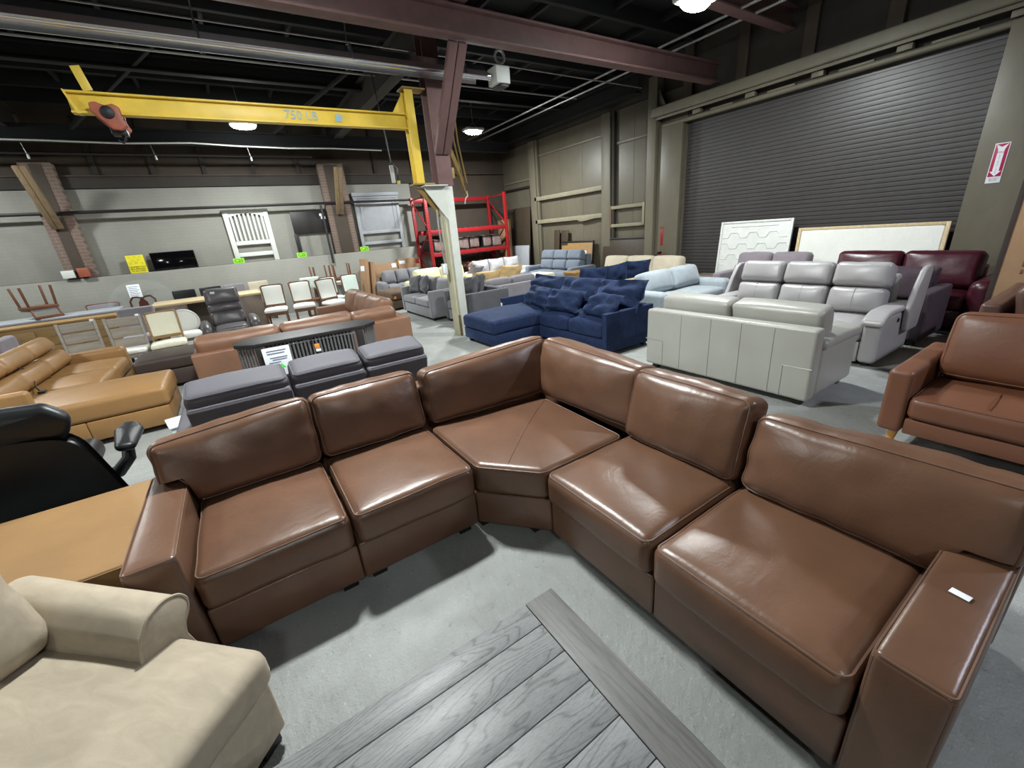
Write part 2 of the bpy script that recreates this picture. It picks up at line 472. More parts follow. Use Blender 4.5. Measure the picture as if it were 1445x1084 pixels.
# ---------------------------------------------------------------- generic sofa, front along +y, origin on the floor in its middle
def sofa(root, W, D, m, seat=.45, arm_h=.62, back=.86, aw=.15, n=3, base_z=.06, ct=.17, ar=.035, bt=.2, tilt=12, frame_h=.7,
         bd=.14, leg='block', legm='foot', bstyle='cushion', pipe=None, arms=(1, 1), puff=.03, armfn=None, bm=None, seed=1,
         wr=.006, sd=None, side_split=True, nb=None, bpuff=.05, over=.01, armm=None, mid=True, widths=None, ext={}, fullback=False, armback=0, hr=.06, bspan=None, br=.07):
    xi0 = -W/2+(aw if arms[0] else 0); xi1 = W/2-(aw if arms[1] else 0); bm = bm or m
    g = .004
    b = MB(); b.box((xi0+g, -D/2+bd+g, base_z), (xi1-g, D/2-.02, seat-ct-g), .012); b.build('base', m, root)
    for k, sx in ((0, -1), (1, 1)):
        if not arms[k]: continue
        b = MB(); hz = (arm_h-base_z)/2
        a0 = bd+g if fullback else 0
        b.soft((aw/2-.002, (D-a0)/2, hz), ar, (3, 8, 5), 3, armfn, T(sx*(W/2-aw/2), a0/2, base_z+hz)); b.build('arm', armm or m, root)
    b = MB(); hz = (frame_h-base_z)/2
    bx0, bx1 = (-W/2, W/2) if fullback else (xi0+g, xi1-g)
    b.soft(((bx1-bx0)/2, bd/2, hz), .03, (8, 2, 4), 3, None, T((bx0+bx1)/2, -D/2+bd/2, base_z+hz)); b.build('back_frame', m, root)
    ws = widths or [(xi1-xi0)/n]*n; depth = D-bd-.02+over; x = xi0
    for i, cw in enumerate(ws):
        dd = depth+ext.get(i, 0)
        cushion(cw-.008, dd, ct, .045, T(x+cw/2, -D/2+bd+.012+dd/2, seat-ct/2), m, 'seat_cushion', root, pipe, n=(10, 10, 2),
                pz=puff, pzb=0, seed=seed+i, wr=wr, py=.01)
        if i in ext:
            b = MB(); b.box((x+g, D/2-.016, base_z), (x+cw-g, D/2-.02+ext[i], seat-ct-g), .012); b.build('chaise_base', m, root)
            for q in (x+.1, x+cw-.1):
                b = MB(); b.box((q-.035, D/2+ext[i]-.13, 0), (q+.035, D/2+ext[i]-.06, base_z), .005); b.build('leg', legm, root)
        x += cw
    h = back-seat; x = xi0
    if bspan: x = -bspan/2; ws = [bspan/n]*n
    for i, cw in enumerate(([(xi1-xi0)/nb]*nb) if nb else ws):
        x += cw/2 + (0 if i == 0 else pcw/2); pcw = cw; sd = seed*3.1+i
        base = T(x, -D/2+bd+bt/2+.03+math.sin(R(tilt))*h*.5, seat+.015) @ RZ(180)
        if bstyle == 'cushion':
            cushion(cw-.008, h, bt, br, base @ T(0, 0, h/2) @ RX(90-tilt), bm, 'back_cushion', root, pipe, n=(10, 8, 2),
                    pz=bpuff, pzb=.02, seed=sd, wr=wr*1.6, py=.015, crease=.012)
        elif bstyle == 'pillow':
            b = MB(); b.grid_pillow(cw*1.02, h*1.02, bt*1.5, 12, sd, wr*1.5, base @ T(0, 0, h/2) @ RX(90-tilt)); b.build('back_cushion', bm, root)
        elif bstyle == 'recline':
            h1 = h*.52; h2 = h*.5
            t1 = base @ T(0, 0, h1/2) @ RX(90-tilt)
            cushion(cw-.01, h1, bt, .06, t1, bm, 'back_cushion', root, None, n=(10, 8, 2), pz=.05, seed=sd, wr=wr*1.3, crease=.008)
            if mid:
                fn = cush_fn(cw-.01, h1, bt, pz=.05)
                b = MB(); b.tube([fn(Vector((0, y*h1/2*.9, bt/2)))+Vector((0, 0, .001)) for y in (-1, -.6, -.2, .2, .6, 1)], .004, 5, False, t1)
                b.build('back_seam', bm, root)
            dy = math.sin(R(tilt))*h1
            t2 = base @ T(0, .0+dy, h1+h2*.47) @ RX(90-tilt-4)
            cushion(cw-.01, h2, bt*.95, hr, t2, bm, 'headrest', root, None, n=(10, 6, 2), pz=.035, pzb=.02, seed=sd+5, wr=wr*1.3, crease=.01)
    if leg:
        for sx in (-1, 1):
            for sy in (-1, 1):
                b = MB()
                if leg == 'block': b.box((sx*(W/2-.1)-.035, sy*(D/2-.09)-.035, 0), (sx*(W/2-.1)+.035, sy*(D/2-.09)+.035, base_z), .005)
                else:
                    x, y = sx*(W/2-.09), sy*(D/2-.1)
                    b.tube([(x, y, base_z), (x+sx*.02, y+sy*.02, 0)], [.03, .017], 10)
                b.build('leg', legm, root)
    return root

def paper_tag(root, mat, w=.06, h=.04, m='paper', name='price_tag'):
    b = MB(); b.box((-w/2, -h/2, 0), (w/2, h/2, .0025), .0008, mat); return b.build(name, m, root)

# ---------------------------------------------------------------- brown sectional in front (built in world metres, parented at its corner)
O = (.9, 1.95, 0)
sec = thing('sectional_sofa', 'large brown leather corner sectional with five seats around the grey oak coffee table', 'sofa', O)
def wpart(b, name, m, label=None, sharp=45): return b.build(name, m, sec, label, O, sharp)
BZ, SZ = .05, .275
# bases
for (x0, x1) in ((-.484, .176), (.180, .884)):
    b = MB(); b.box((x0, 1.945, BZ), (x1, 2.83, SZ), .014, k=3); wpart(b, 'seat_base', 'brown')
for (y0, y1) in ((.876, 1.588), (.172, .872)):
    b = MB(); b.box((1.185, y0, BZ), (2.07, y1, SZ), .014, k=3); wpart(b, 'seat_base', 'brown')
wed = [(.89, 1.95), (1.185, 1.598), (2.07, 1.598), (2.07, 2.83), (.89, 2.83)]
wo = round_poly(wed, .02, 3, .1)
wo.reverse() if sum((wo[i][0]-wo[i-1][0])*(wo[i][1]+wo[i-1][1]) for i in range(len(wo))) > 0 else None
b = MB(); b.pad(wo, BZ, SZ, .012, 0, 3); wpart(b, 'corner_base', 'brown')
# back frames
b = MB(); b.soft((1.36, .075, .33), .03, (12, 2, 6), 3, None, T(.875, 2.915, .05+.33)); wpart(b, 'back_frame', 'brown')
b = MB(); b.soft((.075, 1.42, .32), .03, (2, 12, 6), 3, None, T(2.155, 1.405, .05+.32)); wpart(b, 'back_frame', 'brown')
# arms with welts
def sec_arm(c, half):
    fn = cush_fn(2*half[0], 2*half[1], 2*half[2], pz=.008, px=.006, py=.006, seed=c[0], wr=.003)
    b = MB(); b.soft(half, .022, (5, 14, 8) if half[1] > half[0] else (14, 5, 8), 3, fn, T(*c)); a = wpart(b, 'arm', 'brown')
    p = MB(); p.tube(rim(half, .022, fn, 1), .004, 5, True, T(*c))
    fx = -1 if half[0] > half[1] else 0
    if fx:   # welt round the front panel
        for sy in (-1, 1): p.tube([(c[0]-half[0]+.0075, c[1]+sy*(half[1]-.0075), z) for z in (.06, .2, .4, c[2]+half[2]-.02)], .004, 5)
    else:
        for sx in (-1, 1): p.tube([(c[0]+sx*(half[0]-.0075), c[1]-half[1]+.0075, z) for z in (.06, .2, .4, c[2]+half[2]-.02)], .004, 5)
    p.build('piping', 'brown_pipe', a, None, O)
sec_arm((-.582, 2.375, .331), (.092, .455, .281))
sec_arm((1.625, .082, .33), (.455, .086, .28))
# seat cushions
def seat(cx, cy, w, d, seed, rz):
    cushion(w-.008, d, .2, .05, T(cx, cy, SZ+.003+.1) @ RZ(rz), 'brown', 'seat_cushion', sec, 'brown_pipe', O, (18, 16, 4), .0045,
            pz=.028, py=.008, seed=seed, wr=.007, crease=.004)
seat(-.154, 2.28, .66, .745, 1, 0)
seat(.532, 2.265, .70, .745, 2, 0)
seat(1.515, 1.232, .71, .745, 3, -90)
seat(1.515, .522, .70, .745, 4, -90)
wc = [(.893, 1.915), (1.155, 1.602), (1.80, 1.602), (1.83, 2.46), (.893, 2.60)]
wo = round_poly(wc, [.08, .08, .06, .07, .06], 5, .05)
if sum((wo[i][0]-wo[i-1][0])*(wo[i][1]+wo[i-1][1]) for i in range(len(wo))) > 0: wo.reverse()
b = MB()
wfn = lambda p: Vector((p.x, p.y, p.z+noise.noise(Vector((p.x*3, p.y*3, 4)))*.006))
b.pad(wo, SZ+.003, SZ+.205, .042, .03, 12, 5, I4, wfn); ws = wpart(b, 'corner_cushion', 'brown', None, 60)
p = MB()
cc = Vector((sum(q[0] for q in wo)/len(wo), sum(q[1] for q in wo)/len(wo)))
p.tube([(q[0]+(cc.x-q[0])*.012, q[1]+(cc.y-q[1])*.012, SZ+.187) for q in wo], .0045, 5, True)
p.seam(b, [(1.02+i*.0275, 1.775+i*.0225, 0) for i in range(29)], .004)
p.build('piping', 'brown_pipe', ws, None, O)
# back cushions
def tshape(side, xin, zin):
    def ex(v):
        x = v.x*side
        if x > xin:
            k = min(1, (x-xin)/.03); zmin = zin
            if v.y < zmin: v.y = v.y+(zmin-v.y)*k
        return v
    return ex
def slump(side, amt, w, h, ex=None):
    def f(v):
        k = max(0, min(1, (v.x*side/(w/2)+1)/2)); v.y -= amt*k*(v.y/h+.5)
        return ex(v) if ex else v
    return f
def bcush(cx, cy, w, h, rz, seed, tilt=13, t=.2, ex=None, z=.475, crease=.02, sl=None):
    if sl: ex = slump(sl[0], sl[1], w, h, ex)
    cushion(w, h, t, .055, T(cx, cy, z) @ RZ(rz) @ RX(90-tilt) @ T(0, h/2, 0), 'brown', 'back_cushion', sec, 'brown_pipe', O, (22, 16, 4), .0045,
            pz=.055, pzb=.02, seed=seed, wr=.012, crease=crease, sides=(1, -1), extra=ex, py=.012)
bcush(-.215, 2.665, .80, .425, 0, 11, ex=tshape(-1, .25, -.05), sl=(-1, .05))
bcush(.532, 2.665, .695, .415, 0, 12, crease=.022)
bcush(1.44, 2.625, 1.05, .46, -4, 13, 11, crease=.012, sl=(-1, .07))
bcush(1.925, 2.06, .97, .46, -88, 14, 11, crease=.012, sl=(1, .05))
bcush(1.865, 1.232, .71, .43, -90, 15, 13, crease=.018)
bcush(1.87, .425, .87, .395, -90, 16, 13, ex=tshape(1, .265, -.06), crease=.03, sl=(-1, .02))
# feet
for (x, y) in ((-.6, 2.0), (.1, 2.02), (.26, 2.02), (.80, 2.02), (.95, 2.0), (1.17, 1.74), (1.27, 1.5), (1.27, .96), (1.27, .8), (1.27, .06), (-.6, 2.88), (.5, 2.9), (2.1, 2.85), (2.12, 1.4), (2.12, .06)):
    b = MB(); b.box((x-.04, y-.04, 0), (x+.04, y+.04, .052), .004); wpart(b, 'foot', 'foot')
t_ = paper_tag(sec, T(1.56-O[0], .078-O[1], .62) @ RZ(-8), .026, .046)
t_['label'] = 'white price sticker'
# dark patches under the frames are only shade; a few black dust covers close the underside
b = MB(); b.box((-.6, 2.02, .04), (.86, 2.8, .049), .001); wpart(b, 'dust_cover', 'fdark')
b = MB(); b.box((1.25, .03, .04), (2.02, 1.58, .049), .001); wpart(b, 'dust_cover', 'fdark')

# ---------------------------------------------------------------- grey oak coffee table
tab = thing('coffee_table', 'grey oak plank coffee table in the middle of the brown sectional', 'table', (.1, .43, 0))
b = MB()
x0, x1 = -.40, .485
ys = [.55, .448, .327, .21, .09, -.035, -.16, -.285, -.41, -.51]
for a, c in zip(ys, ys[1:]): b.box((x0, c+.0012, .41), (x1-.0015, a-.0012, .45), .0022)
b.build('plank_top', 'table', tab)
b = MB(); b.box((x1+.0015, ys[-1], .41), (.607, ys[0], .45), .0025); b.build('end_board', 'tabley', tab)
b = MB(); b.box((x0-.125, ys[-1], .41), (x0-.003, ys[0], .45), .0025); b.build('end_board', 'tabley', tab)
b = MB(); b.box((-.45, -.45, .31), (.53, .49, .409), .004); b.build('apron', 'table', tab)
for sx in (-.45, .53):
    for sy in (-.42, .46):
        b = MB(); b.box((sx-.045, sy-.045, 0), (sx+.045, sy+.045, .309), .006); b.build('leg', 'tabley', tab)

# ---------------------------------------------------------------- beige velvet chaise, turned 45 degrees, bottom left
ch = thing('chaise_lounge', 'beige velvet rolled arm chaise beside the left end of the brown sectional', 'sofa', (-.715, 1.535, 0), -45)
# local: +x = forward (towards the camera's right), +y = towards the sectional (arm side)
L = RZ(0)
def cpart(b, n, m='beige', label=None): return b.build(n, m, ch, label, (0, 0, 0), 60)
b = MB(); b.soft((.475, .40, .12), .02, (8, 6, 3), 3, None, T(-.06, -.18, .18)); cpart(b, 'base')
oc = round_poly([(-.64, -.60), (.445, -.60), (.445, .245), (.06, .245), (-.64, .12)], [.07, .075, .075, .3, .07], 5, .05)
b = MB(); b.pad(oc, .305, .45, .045, .035, 10, 4, I4, lambda p: Vector((p.x, p.y, p.z+noise.noise(Vector((p.x*2.2, p.y*2.8, 1)))*.010))); s_ = cpart(b, 'seat_cushion')
# rolled arm
prof = round_poly([(.13, .30), (.115, .37), (.115, .46), (.135, .54), (.18, .595), (.245, .61), (.295, .585), (.315, .54), (.30, .50), (.272, .465), (.262, .42), (.275, .36), (.295, .30)], .06, 4, .03)
b = MB(); n_ = len(prof)
xs = [-.70, -.6, -.45, -.3, -.15, -.05, .03]
pc = (sum(q[0] for q in prof)/n_, sum(q[1] for q in prof)/n_)
V = []; F = []
for x, k in [(xs[0], .9)]+[(x, 1) for x in xs]+[(.045, .985), (.052, .94)]:
    for q in prof:
        wob = noise.noise(Vector((x*3, q[0]*3, q[1]*3)))*.004
        V.append((x, pc[0]+(q[0]-pc[0])*k+wob, pc[1]+(q[1]-pc[1])*k+wob))
m_ = len(V)//n_
for i in range(m_-1):
    for j in range(n_): F.append((i*n_+j, i*n_+(j+1) % n_, (i+1)*n_+(j+1) % n_, (i+1)*n_+j))
F.append(tuple(reversed(range(n_)))); F.append(tuple((m_-1)*n_+j for j in range(n_)))
area = sum(prof[i-1][0]*prof[i][1]-prof[i][0]*prof[i-1][1] for i in range(n_))
if area < 0: F = [tuple(reversed(f)) for f in F]
b.add(V, F); a_ = cpart(b, 'rolled_arm')
p = MB(); p.tube([(.046, q[0], q[1]) for q in prof], .006, 6, True); p.build('arm_welt', 'beige', a_)
b = MB(); b.box((-.68, .225, .06), (.0, .285, .299), .012); cpart(b, 'arm_base')
b = MB(); b.soft((.07, .40, .38), .05, (3, 8, 8), 3, None, T(-.72, -.22, .46)); cpart(b, 'back_frame')
fn = cush_fn(.80, .48, .24, pz=.06, pzb=.03, seed=3, wr=.02, crease=.02)
b = MB(); b.soft((.40, .24, .12), .07, (14, 10, 3), 3, fn, T(-.53, -.25, .68) @ RZ(90) @ RX(90-14)); cpart(b, 'back_cushion')
for (x, y) in ((.35, -.5), (.35, .16), (-.48, -.5), (-.48, .14)):
    b = MB(); b.box((x-.04, y-.04, 0), (x+.04, y+.04, .06), .005); cpart(b, 'foot', 'foot')

# ---------------------------------------------------------------- tan leather bench ottoman behind the chaise
ot = thing('bench_ottoman', 'flat tan leather bench ottoman between the black lounge chair and beige chaise', 'ottoman', (-1.42, 2.76, 0))
oc = round_poly([(-.68, -.46), (.675, -.46), (.675, .46), (-.68, .46)], .02, 4, .08)
b = MB(); b.pad(oc, .30, .45, .012, .004, 8, 3); t_ = b.build('top', 'tan', ot)
p = MB(); p.tube([(q[0]*.998, q[1]*.998, .438) for q in oc], .004, 5, True); p.build('piping', 'tan', t_)
b = MB(); b.box((-.66, -.44, .12), (.655, .44, .298), .008); b.build('skirt', 'dkbrown', ot)
for sx in (-.6, .6):
    for sy in (-.38, .38):
        b = MB(); b.box((sx-.03, sy-.03, 0), (sx+.03, sy+.03, .12), .004); b.build('leg', 'blackwood', ot)

# ---------------------------------------------------------------- black leather lounge chair
lc = thing('lounge_chair', 'black leather swivel lounge chair with wide headrest at the left edge', 'chair', (-1.52, 3.92, 0), 4)
# faces +y, we look at its back
hp = round_poly([(-.40, -.09), (.40, -.13), (.47, .03), (.37, .125), (-.40, .14), (-.47, .03)], .085, 5, .05)
hp2 = [(q[0], q[1]) for q in hp]
b = MB(); b.pad(hp2, -.055, .055, .05, .02, 7, 4, T(-.02, -.40, .895) @ RX(97), lambda p: Vector((p.x, p.y, p.z+.09*(p.x/.45)**2))); b.build('headrest', 'black_l', lc, None, (0, 0, 0), 70)
shell = round_poly([(-.40, .32), (.40, .32), (.50, -.10), (.44, -.42), (-.44, -.42), (-.50, -.10)], .09, 5, .06)
b = MB(); b.pad(shell, -.05, .05, .045, .02, 9, 4, T(0, -.30, .47) @ RX(104), lambda p: Vector((p.x, p.y, p.z+.18*abs(p.x/.45)**2.2+noise.noise(p*3)*.01))); b.build('back_shell', 'black_l', lc, None, (0, 0, 0), 70)
b = MB(); b.soft((.34, .32, .08), .06, (8, 8, 2), 3, cush_fn(.68, .64, .16, pz=.03), T(0, .10, .40)); b.build('seat', 'black_l', lc, None, (0, 0, 0), 60)
for sx in (-1, 1):
    ap = round_poly([(-.055, -.24), (.055, -.24), (.085, .10), (.045, .24), (-.045, .24), (-.085, .10)], .05, 4, .05)
    b = MB(); b.pad(ap, -.03, .03, .028, .012, 5, 3, T(sx*.57, -.06, .56) @ RY(sx*10) @ RX(3), lambda p: p); a_ = b.build('armrest', 'black_l', lc, None, (0, 0, 0), 70)
    q = MB(); q.tube([(sx*.565, .22, .535), (sx*.575, 0, .525), (sx*.56, -.2, .525)], [.012, .016, .012], 8); q.build('arm_trim', 'walnut', a_)
    q = MB(); q.tube([(sx*.56, -.12, .53), (sx*.55, -.20, .44), (sx*.47, -.2, .36), (sx*.33, -.12, .33)], [.035, .04, .045, .04], 10); q.build('arm_bracket', 'black_l', a_)
b = MB(); b.tube([(-.3, -.365, .77), (-.1, -.375, .78), (.1, -.375, .78), (.3, -.365, .775)], .02, 8); b.build('hinge', 'darksteel', lc)
b = MB(); b.lathe([(.28, 0), (.28, .02), (.05, .05), (.04, .31)], 24); b.build('pedestal', 'darksteel', lc)
# ---------------------------------------------------------------- upholstery further back
def sofa_thing(name, label, loc, rz, W, D, m, group=None, cat='sofa', **k):
    r = thing(name, label, cat, loc, rz, group); sofa(r, W, D, m, **k); return r

# camel chaise sectional, left edge
s_ = sofa_thing('chaise_sectional', 'camel leather power chaise sectional with wide headrests at the left edge', (-2.18, 6.95, 0), -90, 2.70, 1.15, 'camel',
    seat=.47, arm_h=.62, back=.88, aw=.2, n=3, arms=(1, 0), widths=[.78, .78, .94], ext={2: .68}, bstyle='recline', bt=.26, tilt=24, ar=.07,
    frame_h=.62, bd=.2, puff=.045, ct=.2, mid=False, seed=4)
b = MB(); b.soft((.05, .42, .19), .04, (3, 6, 4), 3, None, T(1.30, -.14, .51)); b.build('side_panel', 'camel', s_)
b = MB(); b.tube([(.15, -.17, .80), (.12, -.02, .70), (.30, .03, .60), (.50, .08, .56), (.56, .12, .515)], .006, 6); b.build('power_cable', 'black', s_)
b = MB(); b.box((.53, .10, .505), (.60, .16, .53), .006); b.build('remote', 'black', s_)

# slate recliner seen from behind
rc = thing('reclining_sofa', 'slate grey three seat reclining sofa seen from behind the brown sectional', 'sofa', (.43, 3.95, 0))
for i, (xa, xb) in enumerate(((-.93, -.275), (-.267, .265), (.273, .80))):
    w = xb-xa; cx = (xa+xb)/2
    b = MB(); b.soft((w/2-.008, .05, .365), .025, (6, 2, 6), 3, None, T(cx, -.515, .455) @ RX(16)); bp = b.build('rear_panel', 'nubuck', rc)
    q = MB(); q.tube([(cx-w/2+.025, -.665, .80), (cx+w/2-.025, -.665, .80)], .006, 5); q.build('panel_seam', 'nubuck', bp)
    cushion(w-.012, .30, .17, .055, T(cx, -.475, .825) @ RX(12), 'nubuck', 'headrest', rc, 'nubuck', n=(12, 8, 3), pz=.022, seed=i+2, wr=.005, crease=.006, sides=(1,))
    cushion(w-.012, .46, .16, .06, T(cx, -.24, .60) @ RX(72), 'nubuck', 'back_cushion', rc, n=(8, 8, 2), pzb=.03, seed=i)
    cushion(w-.012, .62, .2, .06, T(cx, .16, .37), 'nubuck', 'seat_cushion', rc, n=(8, 8, 2), pz=.03, seed=i)
b = MB(); b.box((-.92, -.36, .06), (.79, .45, .262), .02); b.build('base', 'nubuck', rc)
for sx in (-1.02, .885):
    b = MB(); b.soft((.082, .44, .24), .05, (4, 8, 5), 3, None, T(sx, .06, .30)); b.build('arm', 'nubuck', rc)
for x in (-.85, .72):
    for y in (-.3, .38):
        b = MB(); b.box((x-.03, y-.03, 0), (x+.03, y+.03, .06), .004); b.build('leg', 'foot', rc)
# open white bin on the floor at its left end
wb = thing('storage_bin', 'white plastic bin with an oval hand hole on the floor left of the slate recliner', 'bin', (-.70, 4.98, 0), 12)
b = MB()
b.box((-.2, -.16, 0), (.2, .16, .012), .003)
for lo, hi in (((-.2, -.16, .013), (.2, -.148, .24)), ((-.2, .148, .013), (.2, .16, .24)), ((-.2, -.147, .013), (-.188, .147, .24)), ((.188, -.147, .013), (.2, .147, .24))): b.box(lo, hi, .003)
b.build('body', 'whitebin', wb)
b = MB(); b.box((-.21, -.17, .241), (.21, .17, .258), .006); b.build('lid', 'whitebin', wb)
b = MB(); b.lathe([(.075, 0), (.075, .004)], 20, T(.06, .06, .2585) @ Matrix.Diagonal((1.3, .5, 1, 1))); b.build('hand_hole', 'black', wb)

# fluted console
co = thing('console_table', 'low black console with fluted glass sides and rounded ends behind the slate recliner', 'console', (.60, 5.62, 0), -2)
oc = round_poly([(-.80, -.10), (-.62, -.25), (.62, -.25), (.80, -.10), (.80, .10), (.62, .25), (-.62, .25), (-.80, .10)], .06, 4, .08)
if sum((oc[i][0]-oc[i-1][0])*(oc[i][1]+oc[i-1][1]) for i in range(len(oc))) > 0: oc.reverse()
b = MB(); b.pad(oc, .735, .78, .006, 0, 3); b.build('top', 'blackwood', co)
b = MB(); b.pad([(x*.97, y*.94) for x, y in oc], .04, .08, .006, 0, 3); b.build('bottom_panel', 'blackwood', co)
b = MB(); n_ = 0
per = [(x*.955, y*.92) for x, y in round_poly([(q[0], q[1]) for q in [(-.80, -.10), (-.62, -.25), (.62, -.25), (.80, -.10), (.80, .10), (.62, .25), (-.62, .25), (-.80, .10)]], .03, 2, .022)]
b.tube([(x, y, .41) for x, y in per], .001, 3, True)
b = MB()
for i, (x, y) in enumerate(per):
    if i % 2 == 0: b.tube([(x, y, .082), (x, y, .733)], .013, 6)
b.build('fluted_glass', 'fluted', co)
for x in (-.56, .56):
    b = MB(); b.box((x-.035, -.252, .081), (x+.035, -.225, .734), .004); b.build('upright', 'blackwood', co)
b = MB(); b.box((-.5, -.236, .70), (.5, -.224, .714), .002); b.build('door_rail', 'alu', co)
b = MB(); b.box((-.5, -.05, .09), (.5, .15, .70), .004); b.build('inner_cabinet', 'darkwood', co)
b = MB(); b.box((-.02, -.258, .66), (.0, -.246, .73), .003); b.build('lock', 'black', co)
b = MB(); b.box((.01, -.262, .60), (.065, -.258, .66), .001); b.build('price_tag', 'orange', co)
b = MB(); b.box((.015, -.262, .565), (.07, -.258, .597), .001); b.build('tag_stub', 'paper', co)
sh = thing('price_sheet', 'white price sheet with a lime sticker hung on the console front', 'paper', (.19, 5.335, 0), -2)
b = MB(); b.box((-.14, -.003, .38), (.14, .003, .72), .001); p_ = b.build('sheet', 'paper', sh)
b = MB()
for z, x0, x1 in ((.68, -.1, .1), (.65, -.1, .08), (.60, -.08, .1), (.575, -.06, .09), (.545, -.1, .02)): b.box((x0, -.006, z-.006), (x1, -.0034, z+.006), .0005)
b.build('print', 'inkgrey', sh)
b = MB(); b.prism([(-.06, 0), (.06, 0), (.02, .055)], 0, .002, T(0, -.0035, .47) @ RX(90)); b.build('sticker', 'lime', sh)

# chestnut sectional: run along the back and a return on the right
ms = thing('corner_sofa', 'chestnut brown leather L shaped sofa behind the fluted console', 'sofa', (.72, 6.68, 0))
def mpart(b, n, m='midbrown'): return b.build(n, m, ms)
b = MB(); b.box((-1.24, -.30, .07), (1.38, .46, .30), .015); mpart(b, 'base')
b = MB(); b.box((.52, .465, .07), (1.24, 2.36, .30), .015); mpart(b, 'base')
b = MB(); b.soft((1.40, .08, .285), .02, (10, 2, 4), 3, None, T(.0, -.40, .345)); mpart(b, 'back_frame')
b = MB(); b.soft((.08, 1.36, .285), .02, (2, 10, 4), 3, None, T(1.325, 1.045, .345)); mpart(b, 'back_frame')
b = MB(); b.soft((.085, .39, .27), .025, (3, 6, 4), 3, None, T(-1.315, .085, .335)); mpart(b, 'arm')
b = MB(); b.soft((.36, .085, .27), .025, (6, 3, 4), 3, None, T(.875, 2.45, .335)); mpart(b, 'arm')
for i, (cx, w) in enumerate(((-.80, .86), (.08, .86))): cushion(w, .74, .17, .05, T(cx, .09, .388), 'midbrown', 'seat_cushion', ms, n=(10, 8, 2), pz=.03, seed=i)
cushion(.70, .72, .17, .05, T(.88, .09, .388), 'midbrown', 'seat_cushion', ms, n=(8, 8, 2), pz=.02, seed=6)
for i, cy in enumerate((.93, 1.86)): cushion(.70, .90, .17, .05, T(.88, cy, .388), 'midbrown', 'seat_cushion', ms, n=(8, 10, 2), pz=.03, seed=i+3)
for i, (cx, w) in enumerate(((-.86, .96), (.10, .95))):
    cushion(w, .36, .22, .08, T(cx, -.20, .475) @ RZ(180) @ RX(76) @ T(0, .17, 0), 'midbrown', 'back_cushion', ms, n=(12, 8, 2), pz=.05, pzb=.03, seed=i+8, wr=.014, crease=.02)
cushion(.68, .34, .22, .08, T(.90, -.20, .475) @ RZ(180) @ RX(76) @ T(0, .16, 0), 'midbrown', 'back_cushion', ms, n=(12, 8, 2), pz=.05, seed=21, wr=.014, crease=.02)
for i, cy in enumerate((.40, 1.14, 1.88)):
    cushion(.73, .46, .24, .09, T(1.13, cy, .475) @ RZ(-90) @ RZ(0) @ RX(74) @ T(0, .2, 0), 'midbrown', 'back_cushion', ms, n=(12, 8, 2), pz=.07, pzb=.03, seed=i+12, wr=.018, crease=.03)
for (x, y) in ((-1.25, -.38), (1.3, -.38), (1.3, 2.3), (.6, 2.3), (-1.25, .4)):
    b = MB(); b.box((x-.035, y-.035, 0), (x+.035, y+.035, .07), .004); mpart(b, 'leg', 'foot')

do = thing('ottoman', 'espresso leather ottoman left of the chestnut L shaped sofa', 'ottoman', (-1.06, 7.85, 0))
b = MB(); b.soft((.42, .40, .09), .05, (8, 8, 2), 3, cush_fn(.84, .8, .18, pz=.03), T(0, 0, .36)); b.build('seat_cushion', 'dkbrown', do)
b = MB(); b.box((-.41, -.39, .05), (.41, .39, .268), .015); b.build('base', 'dkbrown', do)
for sx in (-.34, .34):
    for sy in (-.32, .32):
        b = MB(); b.box((sx-.03, sy-.03, 0), (sx+.03, sy+.03, .05), .004); b.build('leg', 'foot', do)

# navy chaise sectional
sofa_thing('velvet_sectional', 'navy velvet chaise sectional beside the white column', (4.43, 5.175, 0), 90, 2.65, .95, 'navy', seat=.45, arm_h=.60, back=.7, aw=.085,
    n=3, widths=[.71, .71, 1.06], ext={2: .85}, ar=.012, frame_h=.6, bd=.085, ct=.2, bstyle=None, puff=.06, seed=9, wr=.014)
for r_ in [o for o in C.objects if o.name == 'velvet_sectional']: paper_tag(r_, T(1.282, .4765, .48) @ RX(-90), .05, .07)
def pillow(label, x, y, z, w, h, t, m, rz, tilt, seed, roll=0, group=None, cat='cushion', wr=.02, pinch=.07):
    r = thing('cushion', label, cat, (x, y, z), rz, group)
    b = MB(); b.grid_pillow(w, h, t, 14, seed, wr, T(0, 0, h*.5*math.cos(R(tilt))+.1*t) @ RX(90-tilt) @ RZ(roll), pinch); b.build('cover', m, r, None, (0, 0, 0), 60); return r
gN = 'navy pillows on the velvet sectional'
for i, (y, w, lab) in enumerate(((6.0, .86, 'large navy back pillow slumped at the chaise end, furthest from the grey loveseat'),
                                 (5.12, .86, 'large navy back pillow in the middle of the velvet sectional'),
                                 (4.28, .86, 'large navy back pillow nearest the light grey leather loveseat'))):
    pillow(lab, 4.64, y, .485, w*1.05, .50, .24, 'navy', -90, 32, i+3, 2*(i-1), gN, wr=.035)
for i, (x, y, w, rz, lab) in enumerate(((4.24, 5.70, .72, -96, 'navy lumbar pillow lying at the head of the chaise'),
                                  (4.18, 4.95, .66, -84, 'navy lumbar pillow leaning in the middle seat of the velvet sectional'),
                                  (4.22, 4.18, .60, -97, 'navy lumbar pillow beside the right arm of the velvet sectional'))):
    pillow(lab, x, y, .485, w*1.08, .38, .22, 'navy', rz, 40, i+13, 0, 'navy lumbar pillows', wr=.03)

